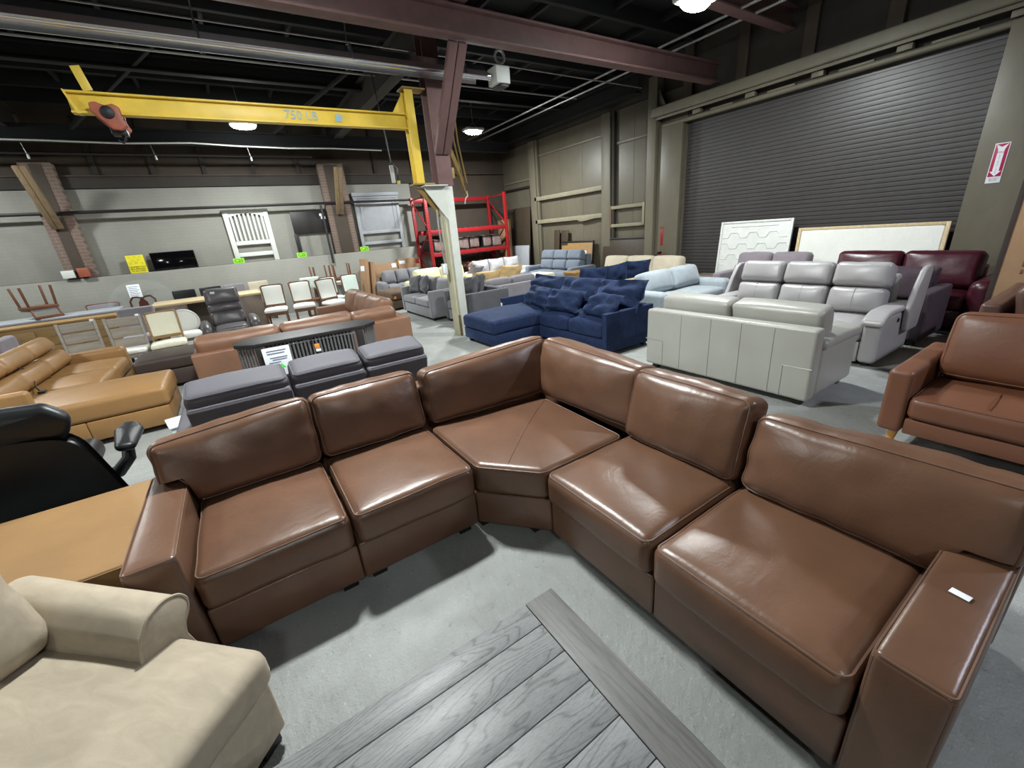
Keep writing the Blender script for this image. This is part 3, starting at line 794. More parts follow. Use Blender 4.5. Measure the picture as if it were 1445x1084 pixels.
# light grey leather loveseat, back to the camera
lv = sofa_thing('loveseat', 'light grey leather loveseat with panelled back turned to the camera', (4.50, 2.35, 0), -90, 1.80, .95, 'greyl', seat=.46, arm_h=.545, back=.86,
    aw=.24, n=2, ar=.05, frame_h=.73, bd=.15, fullback=True, pipe='greyl', ct=.18, bt=.23, tilt=10, seed=5, bspan=1.70, br=.05, bpuff=.03)
b = MB(); ry = -.475-.002
for x in (-.43, -.08, .24, .55): b.tube([(x, ry, .07), (x, ry, .5), (x, ry, .70), (x, ry+.02, .728)], .003, 5)
for sx in (-1, 1):
    b.tube([(sx*.66, ry, .07), (sx*.66, ry, .37), (sx*.90, ry, .375)], .0035, 5)
b.build('back_seam', 'greyl2', lv)
for sx in (-1, 1):
    b = MB(); b.soft((.135, .40, .045), .04, (4, 8, 2), 4, cush_fn(.27, .8, .09, pz=.02), T(sx*.785, .09, .565) @ RY(sx*8)); b.build('arm_pad', 'greyl', lv, None, (0, 0, 0), 60)

# light grey leather recliner sofa
rs = sofa_thing('recliner_sofa', 'silver grey leather three seat recliner sofa with headrests, facing the loveseat back', (6.04, 2.45, 0), 90, 2.02, .96, 'greyl2', seat=.46,
    arm_h=.55, back=1.03, aw=.17, n=3, ar=.045, frame_h=.9, bd=.16, bstyle='recline', bt=.24, tilt=13, ct=.19, seed=3, base_z=.04, leg='block')
for sx in (-1, 1):
    prof = [(-.48, .30), (-.12, .30), (-.06, .57), (-.20, .82), (-.30, .96), (-.38, 1.0), (-.50, 1.0), (-.56, .95)]
    b = MB(); b.pad(round_poly(prof, .06, 4, .06), -.028, .028, .02, .004, 5, 3, T(sx*1.042, 0, 0) @ RZ(90) @ RX(90)); b.build('side_wing', 'greyl2', rs, None, (0, 0, 0), 60)
    b = MB(); b.soft((.10, .47, .035), .034, (3, 10, 2), 4, lambda p: Vector((p.x, p.y, p.z-.09*max(0, (p.y-.22)/.25)**2)), T(sx*.925, .05, .575)); b.build('arm_pad', 'greyl2', rs, None, (0, 0, 0), 60)
    b = MB(); b.lathe([(.024, 0), (.024, .006), (.012, .01)], 16, T(sx*1.011, .02, .46) @ RY(sx*90)); b.build('power_button', 'black', rs)

paper_tag(rs, T(-1.02, -.40, .90) @ RY(-90), .05, .05, 'paper')

# grey tweed sofas by the column
sofa_thing('tweed_sofa', 'grey tweed track arm sofa left of the white column', (3.88, 9.42, 0), 90, 1.86, .96, 'fgrey', seat=.45, arm_h=.65, back=.84, aw=.13, n=2, frame_h=.68, bstyle='pillow', ct=.16, seed=2, armm='fgrey', puff=.02)
sofa_thing('tweed_armchair', 'wide charcoal tweed armchair half hidden by the white column', (4.14, 7.78, 0), 90, 1.12, .98, 'fgrey2', seat=.45, arm_h=.65, back=.80, aw=.14, n=1, frame_h=.66, bstyle=None, ct=.17, seed=6)
for i, (x, y, w, rz, m, lab) in enumerate(((3.70, 10.02, .46, -80, 'fgrey2', 'dark grey pillow at the far arm of the grey tweed sofa'), (3.80, 9.70, .46, -100, 'fgrey2', 'dark grey pillow second from the far arm of the grey tweed sofa'))):
    pillow(lab, x, y, .475, w, .42, .18, m, rz, 16, i+31, 4, 'dark grey pillows on the tweed sofa')
for i, (x, y, w, rz, z, lab) in enumerate(((3.95, 7.70, .52, -74, .475, 'charcoal pillow standing on the near side of the charcoal armchair'), (4.28, 7.92, .50, -95, .475, 'charcoal pillow leaning on the back of the charcoal armchair'))):
    pillow(lab, x, y, z, w, .46, .2, 'fgrey2', rz, 20, i+41, 6, 'charcoal pillows on the armchair')

# cream leather, pale grey and brown ottoman in the left far corner
sofa_thing('leather_sofa', 'cream leather sofa behind the grey tweed sofa', (5.12, 11.62, 0), 180, 2.05, .95, 'cream_l', seat=.45, arm_h=.6, back=.87, aw=.24, n=2, ar=.1, frame_h=.72, bt=.26, seed=8, bpuff=.09, puff=.05)
sofa_thing('linen_sofa', 'pale grey linen sofa under the cartons on the back wall', (4.43, 13.0, 0), 180, 1.72, .92, 'fgrey', seat=.46, arm_h=.6, back=.86, aw=.24, n=3, ar=.1, frame_h=.7, bt=.24, seed=18, bpuff=.09)
oo = thing('chenille_ottoman', 'brown chenille ottoman in front of the cream leather sofa', 'ottoman', (3.58, 11.30, 0), 8)
b = MB(); b.soft((.36, .46, .11), .07, (8, 8, 3), 3, cush_fn(.72, .92, .22, pz=.04, seed=2, wr=.02), T(0, 0, .37)); b.build('cushion_top', 'ottbrown', oo, None, (0, 0, 0), 60)
b = MB(); b.box((-.35, -.45, .05), (.35, .45, .255), .02); b.build('base', 'ottbrown', oo)
for sx in (-.3, .3):
    for sy in (-.4, .4):
        b = MB(); b.box((sx-.03, sy-.03, 0), (sx+.03, sy+.03, .05), .004); b.build('leg', 'foot', oo)
b = MB(); b.box((-.30, -.475, .30), (-.24, -.466, .37), .001); b.build('price_tag', 'orange', oo)

# ash grey sofa with straw pillows, pale grey sofa behind it
sofa_thing('ash_sofa', 'ash grey low back sofa carrying two straw yellow pillows', (5.45, 8.62, 0), 0, 1.65, 1.0, 'fash', seat=.46, arm_h=.6, back=.70, aw=.14, n=2, frame_h=.58, seed=12, puff=.03)
pillow('straw yellow pillow on the left of the pair on the ash grey sofa', 5.10, 8.93, .475, .74, .40, .2, 'fyellow', 168, 18, 51, 0, 'straw yellow pillows')
pillow('straw yellow pillow on the right of the pair on the ash grey sofa', 5.80, 8.93, .475, .74, .46, .2, 'fyellow', 186, 16, 52, 3, 'straw yellow pillows')
sofa_thing('pale_sofa', 'pale lavender grey sofa in front of the red pallet rack', (7.26, 11.80, 0), 180, 2.1, .95, 'flight', seat=.46, arm_h=.6, back=.92, aw=.16, n=3, frame_h=.72, bstyle='pillow', bt=.22, seed=14)
pillow('small grey scatter pillow at the left end of the pale lavender sofa', 6.25, 11.55, .475, .5, .4, .16, 'fash', 178, 25, 57, 20)
cb = thing('cream_ottoman', 'cream block ottoman right of the straw yellow pillows', 'ottoman', (6.78, 9.12, 0))
b = MB(); b.soft((.34, .34, .27), .03, (4, 4, 4), 3, None, T(0, 0, .33)); b.build('body', 'fcream', cb)
for sx in (-.28, .28):
    for sy in (-.28, .28):
        b = MB(); b.box((sx-.025, sy-.025, 0), (sx+.025, sy+.025, .058), .004); b.build('leg', 'foot', cb)
lt = thing('low_table', 'low walnut table between the cream ottoman and navy pillows', 'table', (6.35, 7.75, 0))
b = MB(); b.box((-.42, -.3, .40), (.42, .3, .44), .005); b.build('top', 'walnut', lt)
for sx in (-.36, .36):
    for sy in (-.25, .25):
        b = MB(); b.box((sx-.03, sy-.03, 0), (sx+.03, sy+.03, .398), .004); b.build('leg', 'walnut', lt)

# against the right wall
sofa_thing('suede_recliner', 'slate blue suede three seat recliner sofa against the beige wall', (8.36, 10.12, 0), 90, 2.25, .98, 'fblue', seat=.46, arm_h=.62, back=1.03, aw=.2, n=3, ar=.06, frame_h=.92, bstyle='recline', bt=.24, ct=.2, seed=17, bd=.16, mid=False)
for r_ in [o for o in C.objects if o.name == 'suede_recliner']:
    b = MB(); b.box((-.98, -.20, .92), (-.80, -.194, 1.02), .001, T(0, -.04, 0)); b.build('care_tag', 'paper', r_)
st = thing('side_table', 'honey oak side table between the blue recliner and oatmeal sofa', 'table', (7.75, 8.62, 0))
b = MB(); b.box((-.27, -.26, .52), (.27, .26, .56), .004); b.build('top', 'oak', st)
b = MB(); b.box((-.25, -.24, .40), (.25, .24, .519), .004); b.build('drawer_box', 'oak', st)
for sx in (-.22, .22):
    for sy in (-.21, .21):
        b = MB(); b.box((sx-.025, sy-.025, 0), (sx+.025, sy+.025, .399), .003); b.build('leg', 'blackwood', st)
sofa_thing('oatmeal_sofa', 'oatmeal linen three cushion sofa in front of the dark headboards', (8.22, 6.98, 0), 90, 2.6, .95, 'fbeige', seat=.46, arm_h=.60, back=.88, aw=.15, n=3, frame_h=.70, bt=.22, seed=19, leg='peg', legm='walnut', base_z=.12)
vs = sofa_thing('wood_rail_sofa', 'navy sofa with a pale wood back rail behind the pale blue sofa', (6.62, 6.28, 0), 0, 2.12, .90, 'navy', seat=.45, arm_h=.58, back=.62, aw=.1, n=3, frame_h=.52, bd=.1, bstyle=None, ct=.18, seed=20)
b = MB(); b.box((-1.06, -.475, .53), (1.06, -.355, .62), .01); b.build('back_rail', 'oakpale', vs)
for i, (x, lab) in enumerate(((5.95, 'navy pillow behind the pale wood rail, left of three'), (6.60, 'navy pillow behind the pale wood rail, middle of three'), (7.26, 'navy pillow behind the pale wood rail, right of three'))):
    pillow(lab, x, 6.16, .475, .72, .44, .18, 'navy', 180+(-4, 3, -6)[i], 10, i+61, (2, -3, 2)[i], 'navy pillows behind the wood rail')
sofa_thing('pale_blue_sofa', 'pale blue linen sofa behind the light grey loveseat', (6.72, 4.83, 0), 180, 2.05, 1.0, 'fpale', seat=.44, arm_h=.58, back=.82, aw=.24, n=2, ar=.08, frame_h=.62, bt=.24, tilt=18, seed=22, bpuff=.07)
sofa_thing('mauve_loveseat', 'mauve grey loveseat with a lime sticker below the hexagon headboard', (8.42, 4.05, 0), 90, 1.62, .94, 'fmauve', seat=.46, arm_h=.62, back=.93, aw=.16, n=2, frame_h=.72, bt=.2, seed=23)
for r_ in [o for o in C.objects if o.name == 'mauve_loveseat']:
    b = MB(); b.box((-.62, -.30, .905), (-.50, -.285, .945), .002, T(0, 0.09, 0)); b.build('sticker', 'lime', r_)
dtb = thing('end_table', 'dark square end table with an oak corner left of the mauve loveseat', 'table', (8.35, 5.30, 0))
b = MB(); b.box((-.42, -.27, .46), (.42, .27, .50), .004); b.build('top', 'taupe', dtb)
b = MB(); b.box((-.44, -.30, .44), (-.425, .30, .505), .003); b.box((-.425, -.30, .44), (.44, -.275, .505), .003); b.build('edge_band', 'oak', dtb)
for sx in (-.36, .36):
    for sy in (-.21, .21):
        b = MB(); b.box((sx-.03, sy-.03, 0), (sx+.03, sy+.03, .459), .003); b.build('leg', 'blackwood', dtb)
bs = sofa_thing('burgundy_sofa', 'burgundy leather sofa with fat padded arms against the roller door', (8.18, 2.08, 0), 90, 2.16, 1.0, 'burg', seat=.46, arm_h=.68, back=.96, aw=.26, n=2, ar=.11, frame_h=.78, bt=.28, seed=24, bpuff=.07, puff=.05, wr=.01)
paper_tag(bs, T(-.62, -.18, .94) @ RX(-20), .1, .05)
mc = sofa_thing('velvet_armchair', 'mauve velvet armchair in a shade-darkened tone wedged between the silver recliner and burgundy sofa', (7.14, 1.80, 0), 90, .88, .86, 'mauve_shaded', seat=.42, arm_h=.66, back=.84, aw=.14, n=1, frame_h=.86, bd=.15, bt=.16, seed=26, cat='chair')

# cognac loveseat on wooden legs, right edge
cs = sofa_thing('cognac_sofa', 'cognac leather sofa on tapered beech legs at the right edge', (4.12, -.27, 0), 90, 2.25, .96, 'cognac', seat=.45, arm_h=.625, back=.92, aw=.14, n=2, ar=.032,
    frame_h=.74, leg='peg', legm='legwood', base_z=.17, ct=.16, bt=.22, tilt=14, seed=27, pipe='cognac')
for x in (.62, .22):
    b = MB(); b.tube([(x, .08, .472), (x, .20, .485), (x, .34, .482), (x, .45, .466)], .003, 5); b.build('tuft_seam', 'cognac', cs)
sofa_thing('umber_sofa', 'dark umber leather sofa behind the cognac sofa', (6.40, .30, 0), 180, 1.95, 1.02, 'umber', seat=.48, arm_h=.66, back=.93, aw=.24, n=2, ar=.1, frame_h=.76, bt=.26, seed=28, bpuff=.07)
# ---------------------------------------------------------------- chairs and tables at the back left
def legs4(root, m, w, d, h, r0=.022, r1=.016, rake=.03, front='leg'):
    for sx in (-1, 1):
        for sy in (-1, 1):
            b = MB(); b.bar((sx*w, sy*d, h), (sx*(w+.005), sy*d+(-rake if sy < 0 else .0), 0), .04, .04, .006, (1, 0, 0)); b.build('leg', m, root)
def slat_chair(label, loc, rz, group=None):
    r = thing('dining_chair', label, 'chair', loc, rz, group)
    legs4(r, 'greywood', .20, .19, .42)
    b = MB(); b.box((-.225, -.215, .37), (.225, .215, .425), .006); b.build('seat_frame', 'greywood', r)
    b = MB(); b.soft((.225, .215, .03), .028, (6, 6, 1), 3, cush_fn(.45, .43, .06, pz=.015), T(0, .01, .458)); b.build('seat_pad', 'fwhite', r, None, (0, 0, 0), 60)
    for sx in (-1, 1):
        b = MB(); b.bar((sx*.205, -.20, .425), (sx*.215, -.285, .97), .04, .035, .006, (1, 0, 0)); b.build('back_post', 'greywood', r)
    for z, h in ((.885, .13), (.725, .15), (.555, .15)):
        y = -.20-.085*(z-.425)/.545
        b = MB(); b.soft((.19, .011, h/2), .006, (8, 1, 1), 2, lambda p: Vector((p.x, p.y-.02*(1-(p.x/.19)**2), p.z)), T(0, y, z)); b.build('back_slat', 'greywood', r)
    b = MB(); b.box((-.215, -.305, .945), (-.17, -.255+.0, .975), .002); b.build('price_tag', 'paper', r)
    return r
c1 = slat_chair('grey washed slat back dining chair, leftmost in front of the honey oak sideboard', (-2.20, 8.78, 0), 184, 'grey washed slat back chairs')
dup(c1, (-1.64, 8.62, 0), 180, 'grey washed slat back dining chair with white seat, beside the cream panel chair')
def panel_chair(name, label, loc, rz, wm, fm, group=None, seat=.0, bw=.21, bh=(.56, .95), knob=True):
    r = thing(name, label, 'chair', loc, rz, group)
    for sx in (-1, 1):
        b = MB(); b.bar((sx*.20, .19, .40), (sx*.205, .195, 0), .042, .042, .006, (1, 0, 0)); b.build('leg', wm, r)
        b = MB(); b.bar((sx*.19, -.19, .40), (sx*.20, -.25, 0), .036, .036, .006, (1, 0, 0)); b.build('leg', wm, r)
        b = MB(); b.bar((sx*.195, -.20, .40), (sx*bw, -.30, bh[1]), .034, .03, .006, (1, 0, 0)); b.build('back_post', wm, r)
    b = MB(); b.box((-.225, -.21, .36), (.225, .215, .43), .008); b.build('seat_frame', wm, r)
    b = MB(); b.soft((.235, .22, .035), .033, (8, 8, 1), 3, cush_fn(.47, .44, .07, pz=.03), T(0, .01, .468)); b.build('seat_pad', fm, r, None, (0, 0, 0), 60)
    zc = (bh[0]+bh[1])/2; hh = (bh[1]-bh[0])/2; y0 = -.20-.10*(zc-.40)/(bh[1]-.40)
    for z in bh:
        y = -.20-.10*(z-.40)/(bh[1]-.40)
        b = MB(); b.box((-bw+.018, y-.015, z-.02), (bw-.018, y+.015, z+.02), .006); b.build('back_rail', wm, r)
    b = MB(); b.soft((bw-.022, .022, hh-.018), .018, (6, 1, 6), 3, cush_fn(2*bw, .05, 2*hh, py=.012), T(0, y0, zc) @ RX(-RADB)); b.build('back_panel', fm, r, None, (0, 0, 0), 60)
    return r
RADB = -10.3
pc_ = panel_chair('dining_chair', 'dining chair with square cream back panel in a tan wood frame', (-1.14, 8.62, 0), 184, 'oak', 'fcream')
b = MB(); b.box((-.20, -.325, .93), (-.15, -.318, .965), .001); b.build('price_tag', 'paper', pc_)
gW = 'white panelled dining chairs in a row'
w1 = panel_chair('dining_chair', 'white upholstered dining chair with brown frame, nearest the charcoal recliner', (.64, 11.0, 0), 172, 'walnut', 'fwhite', gW, bw=.225, bh=(.55, 1.0))
dup(w1, (1.24, 11.0, 0), 174, 'white upholstered dining chair with brown frame, middle of the row of three')
dup(w1, (1.88, 10.72, 0), 198, 'white upholstered dining chair with brown frame, touching the chestnut sofa back')
# white oval back chair
ov = thing('dining_chair', 'white oval back chair behind the cream panel chair', 'chair', (-.96, 9.4, 0), 176)
legs4(ov, 'white', .19, .18, .42)
b = MB(); b.lathe([(.225, 0), (.235, .02), (.235, .05), (.21, .085), (.1, .095)], 24, T(0, 0, .42)); b.build('seat_pad', 'fwhite', ov, None, (0, 0, 0), 60)
el = [(.20*math.cos(2*PI*i/28), .20*math.sin(2*PI*i/28)) for i in range(28)]
b = MB(); b.pad(el, -.02, .02, .018, .012, 5, 3, T(0, -.24, .665) @ RX(80)); b.build('back_panel', 'fwhite', ov, None, (0, 0, 0), 60)
b = MB(); b.tube([(x*1.06, y*1.06, 0) for x, y in el], .018, 8, True, T(0, -.24, .665) @ RX(80)); b.build('back_ring', 'white', ov)
for sx in (-.1, .1):
    b = MB(); b.bar((sx, -.19, .42), (sx, -.205, .50), .03, .03, .004); b.build('back_post', 'white', ov)
# grey upholstered chair behind
gu = thing('dining_chair', 'grey upholstered armless chair in front of the heart back chair', 'chair', (-1.72, 10.25, 0), 178)
legs4(gu, 'blackwood', .2, .2, .36)
b = MB(); b.soft((.26, .25, .06), .04, (6, 6, 2), 3, None, T(0, 0, .42)); b.build('seat_pad', 'fash', gu)
b = MB(); b.soft((.26, .05, .28), .04, (6, 2, 6), 3, lambda p: Vector((p.x*(1+.12*p.z/.28), p.y, p.z)), T(0, -.29, .68) @ RX(10)); b.build('backrest', 'fash', gu)
# mahogany heart back chair
hb = thing('dining_chair', 'dark mahogany chair with an open heart shaped splat back', 'chair', (-1.93, 12.85, 0), 178)
legs4(hb, 'mahog', .2, .19, .44)
b = MB(); b.box((-.235, -.22, .41), (.235, .23, .46), .01); b.build('seat_frame', 'mahog', hb)
b = MB(); b.soft((.22, .2, .025), .022, (6, 6, 1), 3, cush_fn(.44, .4, .05, pz=.02), T(0, .01, .486)); b.build('seat_pad', 'fash', hb)
pts = [(-.12, .46), (-.17, .58), (-.235, .76), (-.235, .90), (-.17, .985), (-.08, .985), (0, .945), (.08, .985), (.17, .985), (.235, .90), (.235, .76), (.17, .58), (.12, .46)]
sm = []
for i in range(len(pts)-1):
    for j in range(4): t = j/4; sm.append((pts[i][0]*(1-t)+pts[i+1][0]*t, -.22-(pts[i][1]-.46)*.14, pts[i][1]*(1-t)+pts[i+1][1]*t))
sm.append((.12, -.22, .46))
b = MB(); b.tube(sm, .019, 8); b.build('back_frame', 'mahog', hb)
b = MB(); b.prism([(-.03, .46), (.03, .46), (.045, .6), (.095, .74), (.085, .85), (.03, .94), (-.03, .94), (-.085, .85), (-.095, .74), (-.045, .6)], -.01, .01, T(0, -.255, 0) @ Matrix.Shear('XY', 4, (0, 0)) @ RX(90)); b.build('back_splat', 'mahog', hb)
b = MB(); b.box((-.02, -.29, .90), (.02, -.284, .94), .001); b.build('price_tag', 'paper', hb)

# honey oak sideboard with a pale table behind
sb = thing('sideboard', 'long honey oak sideboard with six drawers behind the grey washed chairs', 'sideboard', (-2.95, 11.15, 0), 2)
b = MB(); b.box((-.84, -.24, .06), (.84, .24, .80), .006); b.build('body', 'oak', sb)
b = MB(); b.box((-.87, -.27, .801), (.87, .26, .84), .005); b.build('top', 'oak', sb)
for i in range(3):
    for j in range(2):
        x = -.55+.55*i; z = .30+.30*j
        b = MB(); b.box((x-.26, -.262, z-.14), (x+.26, -.241, z+.14), .005); d_ = b.build('drawer', 'oak', sb)
        q = MB(); q.tube([(x-.1, -.268, z+.03), (x-.09, -.285, z+.03), (x+.09, -.285, z+.03), (x+.1, -.268, z+.03)], .006, 6); q.build('handle', 'alu', d_)
for sx in (-.78, .78):
    for sy in (-.2, .2):
        b = MB(); b.box((sx-.03, sy-.03, 0), (sx+.03, sy+.03, .06), .003); b.build('leg', 'oak', sb)
tb = thing('dining_table', 'pale grey dining table carrying the upturned brown wooden chair', 'table', (-3.28, 12.45, 0), 2)
b = MB(); b.box((-1.05, -.45, .80), (1.05, .45, .845), .006); b.build('top', 'greyp', tb)
b = MB(); b.box((-.95, -.36, .70), (.95, .36, .799), .005); b.build('apron', 'greywood', tb)
for sx in (-.9, .9):
    for sy in (-.32, .32):
        b = MB(); b.box((sx-.04, sy-.04, 0), (sx+.04, sy+.04, .699), .005); b.build('leg', 'greywood', tb)
def plain_chair(label, loc, rz, up=False, group=None, wm='walnut', fm='fash'):
    r = thing('dining_chair', label, 'chair', loc, rz, group)
    if up: r.rotation_euler = (PI, 0, R(rz))
    for sx in (-1, 1):
        for sy in (-1, 1):
            b = MB(); b.bar((sx*.20, sy*.19, .42), (sx*.225, sy*.22, 0), .038, .038, .006, (1, 0, 0)); b.build('leg', wm, r)
    b = MB(); b.box((-.23, -.22, .38), (.23, .22, .44), .008); b.build('seat_frame', wm, r)
    b = MB(); b.soft((.22, .21, .016), .015, (5, 5, 1), 2, None, T(0, 0, .458)); b.build('seat_pad', fm, r)
    for sx in (-1, 1):
        b = MB(); b.bar((sx*.2, .20, .44), (sx*.2, .27, .62), .034, .03, .005, (1, 0, 0)); b.build('back_post', wm, r)
    b = MB(); b.box((-.22, .25, .57), (.22, .285, .625), .006); b.build('back_rail', wm, r)
    return r
gU = 'upturned oak chairs'
plain_chair('brown wooden chair upturned with its legs in the air on the pale dining table', (-3.42, 12.32, 1.475), 34, True)
panel_chair('dining_chair', 'low oak framed chair behind the pale dining table showing only its top rail', (-2.72, 13.28, 0), 182, 'walnut', 'fash', None, bw=.3, bh=(.55, .90))

# waterfall table with grey brown panels
wt_ = thing('waterfall_table', 'large taupe veneer table with panel ends behind the grey leather recliner', 'table', (-.60, 12.2, 0), 1)
b = MB(); b.box((-1.05, -.55, .80), (1.05, .55, .85), .004); b.build('top', 'oakpale', wt_)
for x0, x1 in ((-1.04, -.42), (.46, 1.04)):
    b = MB(); b.box((x0, -.53, 0), (x1, -.47, .799), .004); b.build('end_panel', 'taupe', wt_)
b = MB(); b.box((-1.0, .40, .0), (1.0, .46, .799), .004); b.build('back_panel', 'taupe', wt_)

# low chairs pushed behind the waterfall table
def low_back_chair(label, loc, rz, fm, group, wm='oak'):
    r = thing('counter_chair', label, 'chair', loc, rz, group)
    legs4(r, wm, .2, .18, .44)
    b = MB(); b.box((-.23, -.21, .42), (.23, .21, .47), .006); b.build('seat_frame', wm, r)
    b = MB(); b.soft((.235, .03, .15), .02, (5, 1, 4), 2, lambda p: Vector((p.x, p.y+.05*(p.x/.235)**2, p.z)), T(0, -.21, .86)); b.build('back_panel', fm, r)
    for sx in (-1, 1):
        b = MB(); b.bar((sx*.2, -.18, .46), (sx*.2, -.19, .72), .03, .03, .004); b.build('back_post', wm, r)
    b = MB(); b.box((.15, -.252, .965), (.20, -.246, 1.0), .001); b.build('price_tag', 'paper', r)
    return r
gB = 'low chairs behind the waterfall table'
lb1 = low_back_chair('black padded chair back left of two behind the waterfall table', (-1.12, 13.15, 0), 180, 'black_l', gB)
dup(lb1, (-.56, 13.15, 0), 180, 'black padded chair back right of two behind the waterfall table')
low_back_chair('mid grey padded chair back behind the waterfall table', (-.04, 13.18, 0), 178, 'fash', gB)
low_back_chair('oatmeal chair back with dark wood frame behind the waterfall table', (.52, 13.2, 0), 182, 'fbeige', gB, 'walnut')
low_back_chair('pale mint padded chair back between the white dining chairs', (1.66, 12.2, 0), 178, 'fgreen', gB, 'walnut')

# grey leather recliner chair
rl = thing('recliner_chair', 'charcoal leather recliner chair with lumbar cushion in front of the waterfall table', 'chair', (-.27, 9.72, 0), 182)
b = MB(); b.box((-.30, -.30, .12), (.30, .30, .28), .02); b.build('base', 'darkl', rl)
cushion(.56, .62, .18, .06, T(0, .05, .37), 'darkl', 'seat_cushion', rl, n=(8, 8, 2), pz=.04, wr=.01)
for i, (z, y, h, t) in enumerate(((.56, -.29, .30, .2), (.76, -.35, .2, .2), (.98, -.41, .32, .22))):
    cushion(.58, h, t, .07, T(0, y, z) @ RZ(180) @ RX(72), 'darkl', ('lumbar_cushion', 'back_cushion', 'headrest')[i], rl, n=(10, 6, 2), pz=.05, pzb=.02, seed=i+3, wr=.012, crease=.02)
for sx in (-1, 1):
    b = MB(); b.soft((.085, .33, .24), .08, (4, 8, 5), 4, lambda p: Vector((p.x, p.y, p.z-.10*max(0, p.y/.33)**2)), T(sx*.40, .02, .36)); b.build('arm', 'darkl', rl, None, (0, 0, 0), 60)
b = MB(); b.lathe([(.3, 0), (.3, .03), (.08, .05), (.06, .119)], 24); b.build('swivel_base', 'blackwood', rl)
b = MB(); b.box((.1, -.30, 1.06), (.17, -.292, 1.10), .001, T(0, .03, 0)); b.build('price_tag', 'paper', rl)

# round glass top leaning on the ledge, with its paper
gl = thing('glass_tabletop', 'large round glass tabletop leaning on the knee wall behind the heart back chair', 'tabletop', (-1.95, 13.42, 0))
b = MB(); b.lathe([(.68, 0), (.685, .006), (.68, .012)], 64, T(0, 0, .69) @ RX(80)); b.build('pane', 'glass', gl)
b = MB(); b.tube([(.686*math.cos(2*PI*i/64), .686*math.sin(2*PI*i/64), .006) for i in range(64)], .006, 6, True, T(0, 0, .69) @ RX(80)); b.build('rim', 'glassrim', gl)
pp = thing('notice_sheet', 'white printed notice taped to the round glass tabletop', 'paper', (-2.03, 13.30, 1.12))
b = MB(); b.box((-.12, -.002, -.15), (.12, .002, .15), .001, RX(-10)); b.build('sheet', 'paper', pp)
b = MB()
for i in range(6): b.box((-.09, -.004, .10-.04*i-.006), (.09-.03*(i % 2), -.0024, .10-.04*i+.006), .0004, RX(-10))
b.build('print', 'inkgrey', pp)

# stacked chairs
gS = 'dark wood mint seat chairs'
k1 = panel_chair('dining_chair', 'dark wood chair with pale mint seat left of the one by the leaning carton', (2.05, 11.62, 0), 186, 'walnut', 'fgreen', gS, bh=(.55, .98))
k2 = dup(k1, (2.02, 12.62, 1.252), 4, 'dark wood chair upturned on the small table, left of two'); k2.rotation_euler = (PI, 0, R(4))
k4 = dup(k1, (2.58, 12.66, 1.252), -6, 'dark wood chair upturned on the small table, right of two'); k4.rotation_euler = (PI, 0, R(-6))
stt = thing('dining_table', 'small taupe table under the upturned dark wood chairs', 'table', (2.32, 12.48, 0))
b = MB(); b.box((-.58, -.30, .70), (.58, .30, .742), .004); b.build('top', 'taupe', stt)
for sx in (-.5, .5):
    for sy in (-.24, .24):
        b = MB(); b.box((sx-.03, sy-.03, 0), (sx+.03, sy+.03, .699), .004); b.build('leg', 'taupe', stt)
k5 = dup(k1, (2.56, 11.55, 0), 180, 'dark wood chair with pale mint seat in front of the leaning carton')

# cartons on the back wall
def carton(name, label, lo, hi, rx=0, rz=0, loc=(0, 0, 0), m='card', tape=True, lab=None):
    r = thing(name, label, 'carton', loc, rz)
    b = MB(); b.box(lo, hi, .004, RX(rx)); b.build('box', m, r)
    if tape:
        q = MB(); q.box((lo[0]-.001, lo[1]-.001, hi[2]-.012), (lo[0]+.018, hi[1]+.001, hi[2]+.001), .0005, RX(rx)); q.build('edge_tape', 'carddark', r)
    return r
cA = carton('flat_carton', 'tall narrow cardboard carton leaning on the knee wall beside the stacked chairs', (-.14, -.05, 0), (.14, .05, 1.30), -9, -62, (3.22, 13.15, 0))
b = MB(); b.box((-.10, -.054, .95), (.06, -.0505, 1.1), .0005, RX(-9)); b.build('shipping_label', 'paper', cA)
cA2 = carton('flat_carton', 'second thin cardboard carton leaning right of the tall narrow one', (-.12, -.035, 0), (.12, .035, 1.20), -8, -66, (3.44, 13.12, 0))
cB = carton('flat_carton', 'long flat cardboard carton on the back wall, left of two behind the linen sofa', (-.53, -.06, 0), (.53, .06, 1.08), -4, 0, (3.98, 13.56, 0))
b = MB(); b.box((.34, -.066, .92), (.48, -.0605, 1.05), .0005, RX(-4)); b.build('shipping_label', 'paper', cB)
cC = carton('flat_carton', 'long flat cardboard carton on the back wall with a red square sticker', (-.38, -.06, 0), (.38, .06, 1.16), -4, 0, (4.92, 13.56, 0))
b = MB(); b.box((-.34, -.066, 1.0), (-.14, -.0605, 1.1), .0005, RX(-4)); b.build('shipping_label', 'paper', cC)
b = MB(); b.box((.22, -.066, .97), (.34, -.0605, 1.1), .0005, RX(-4)); b.build('red_sticker', 'red', cC)

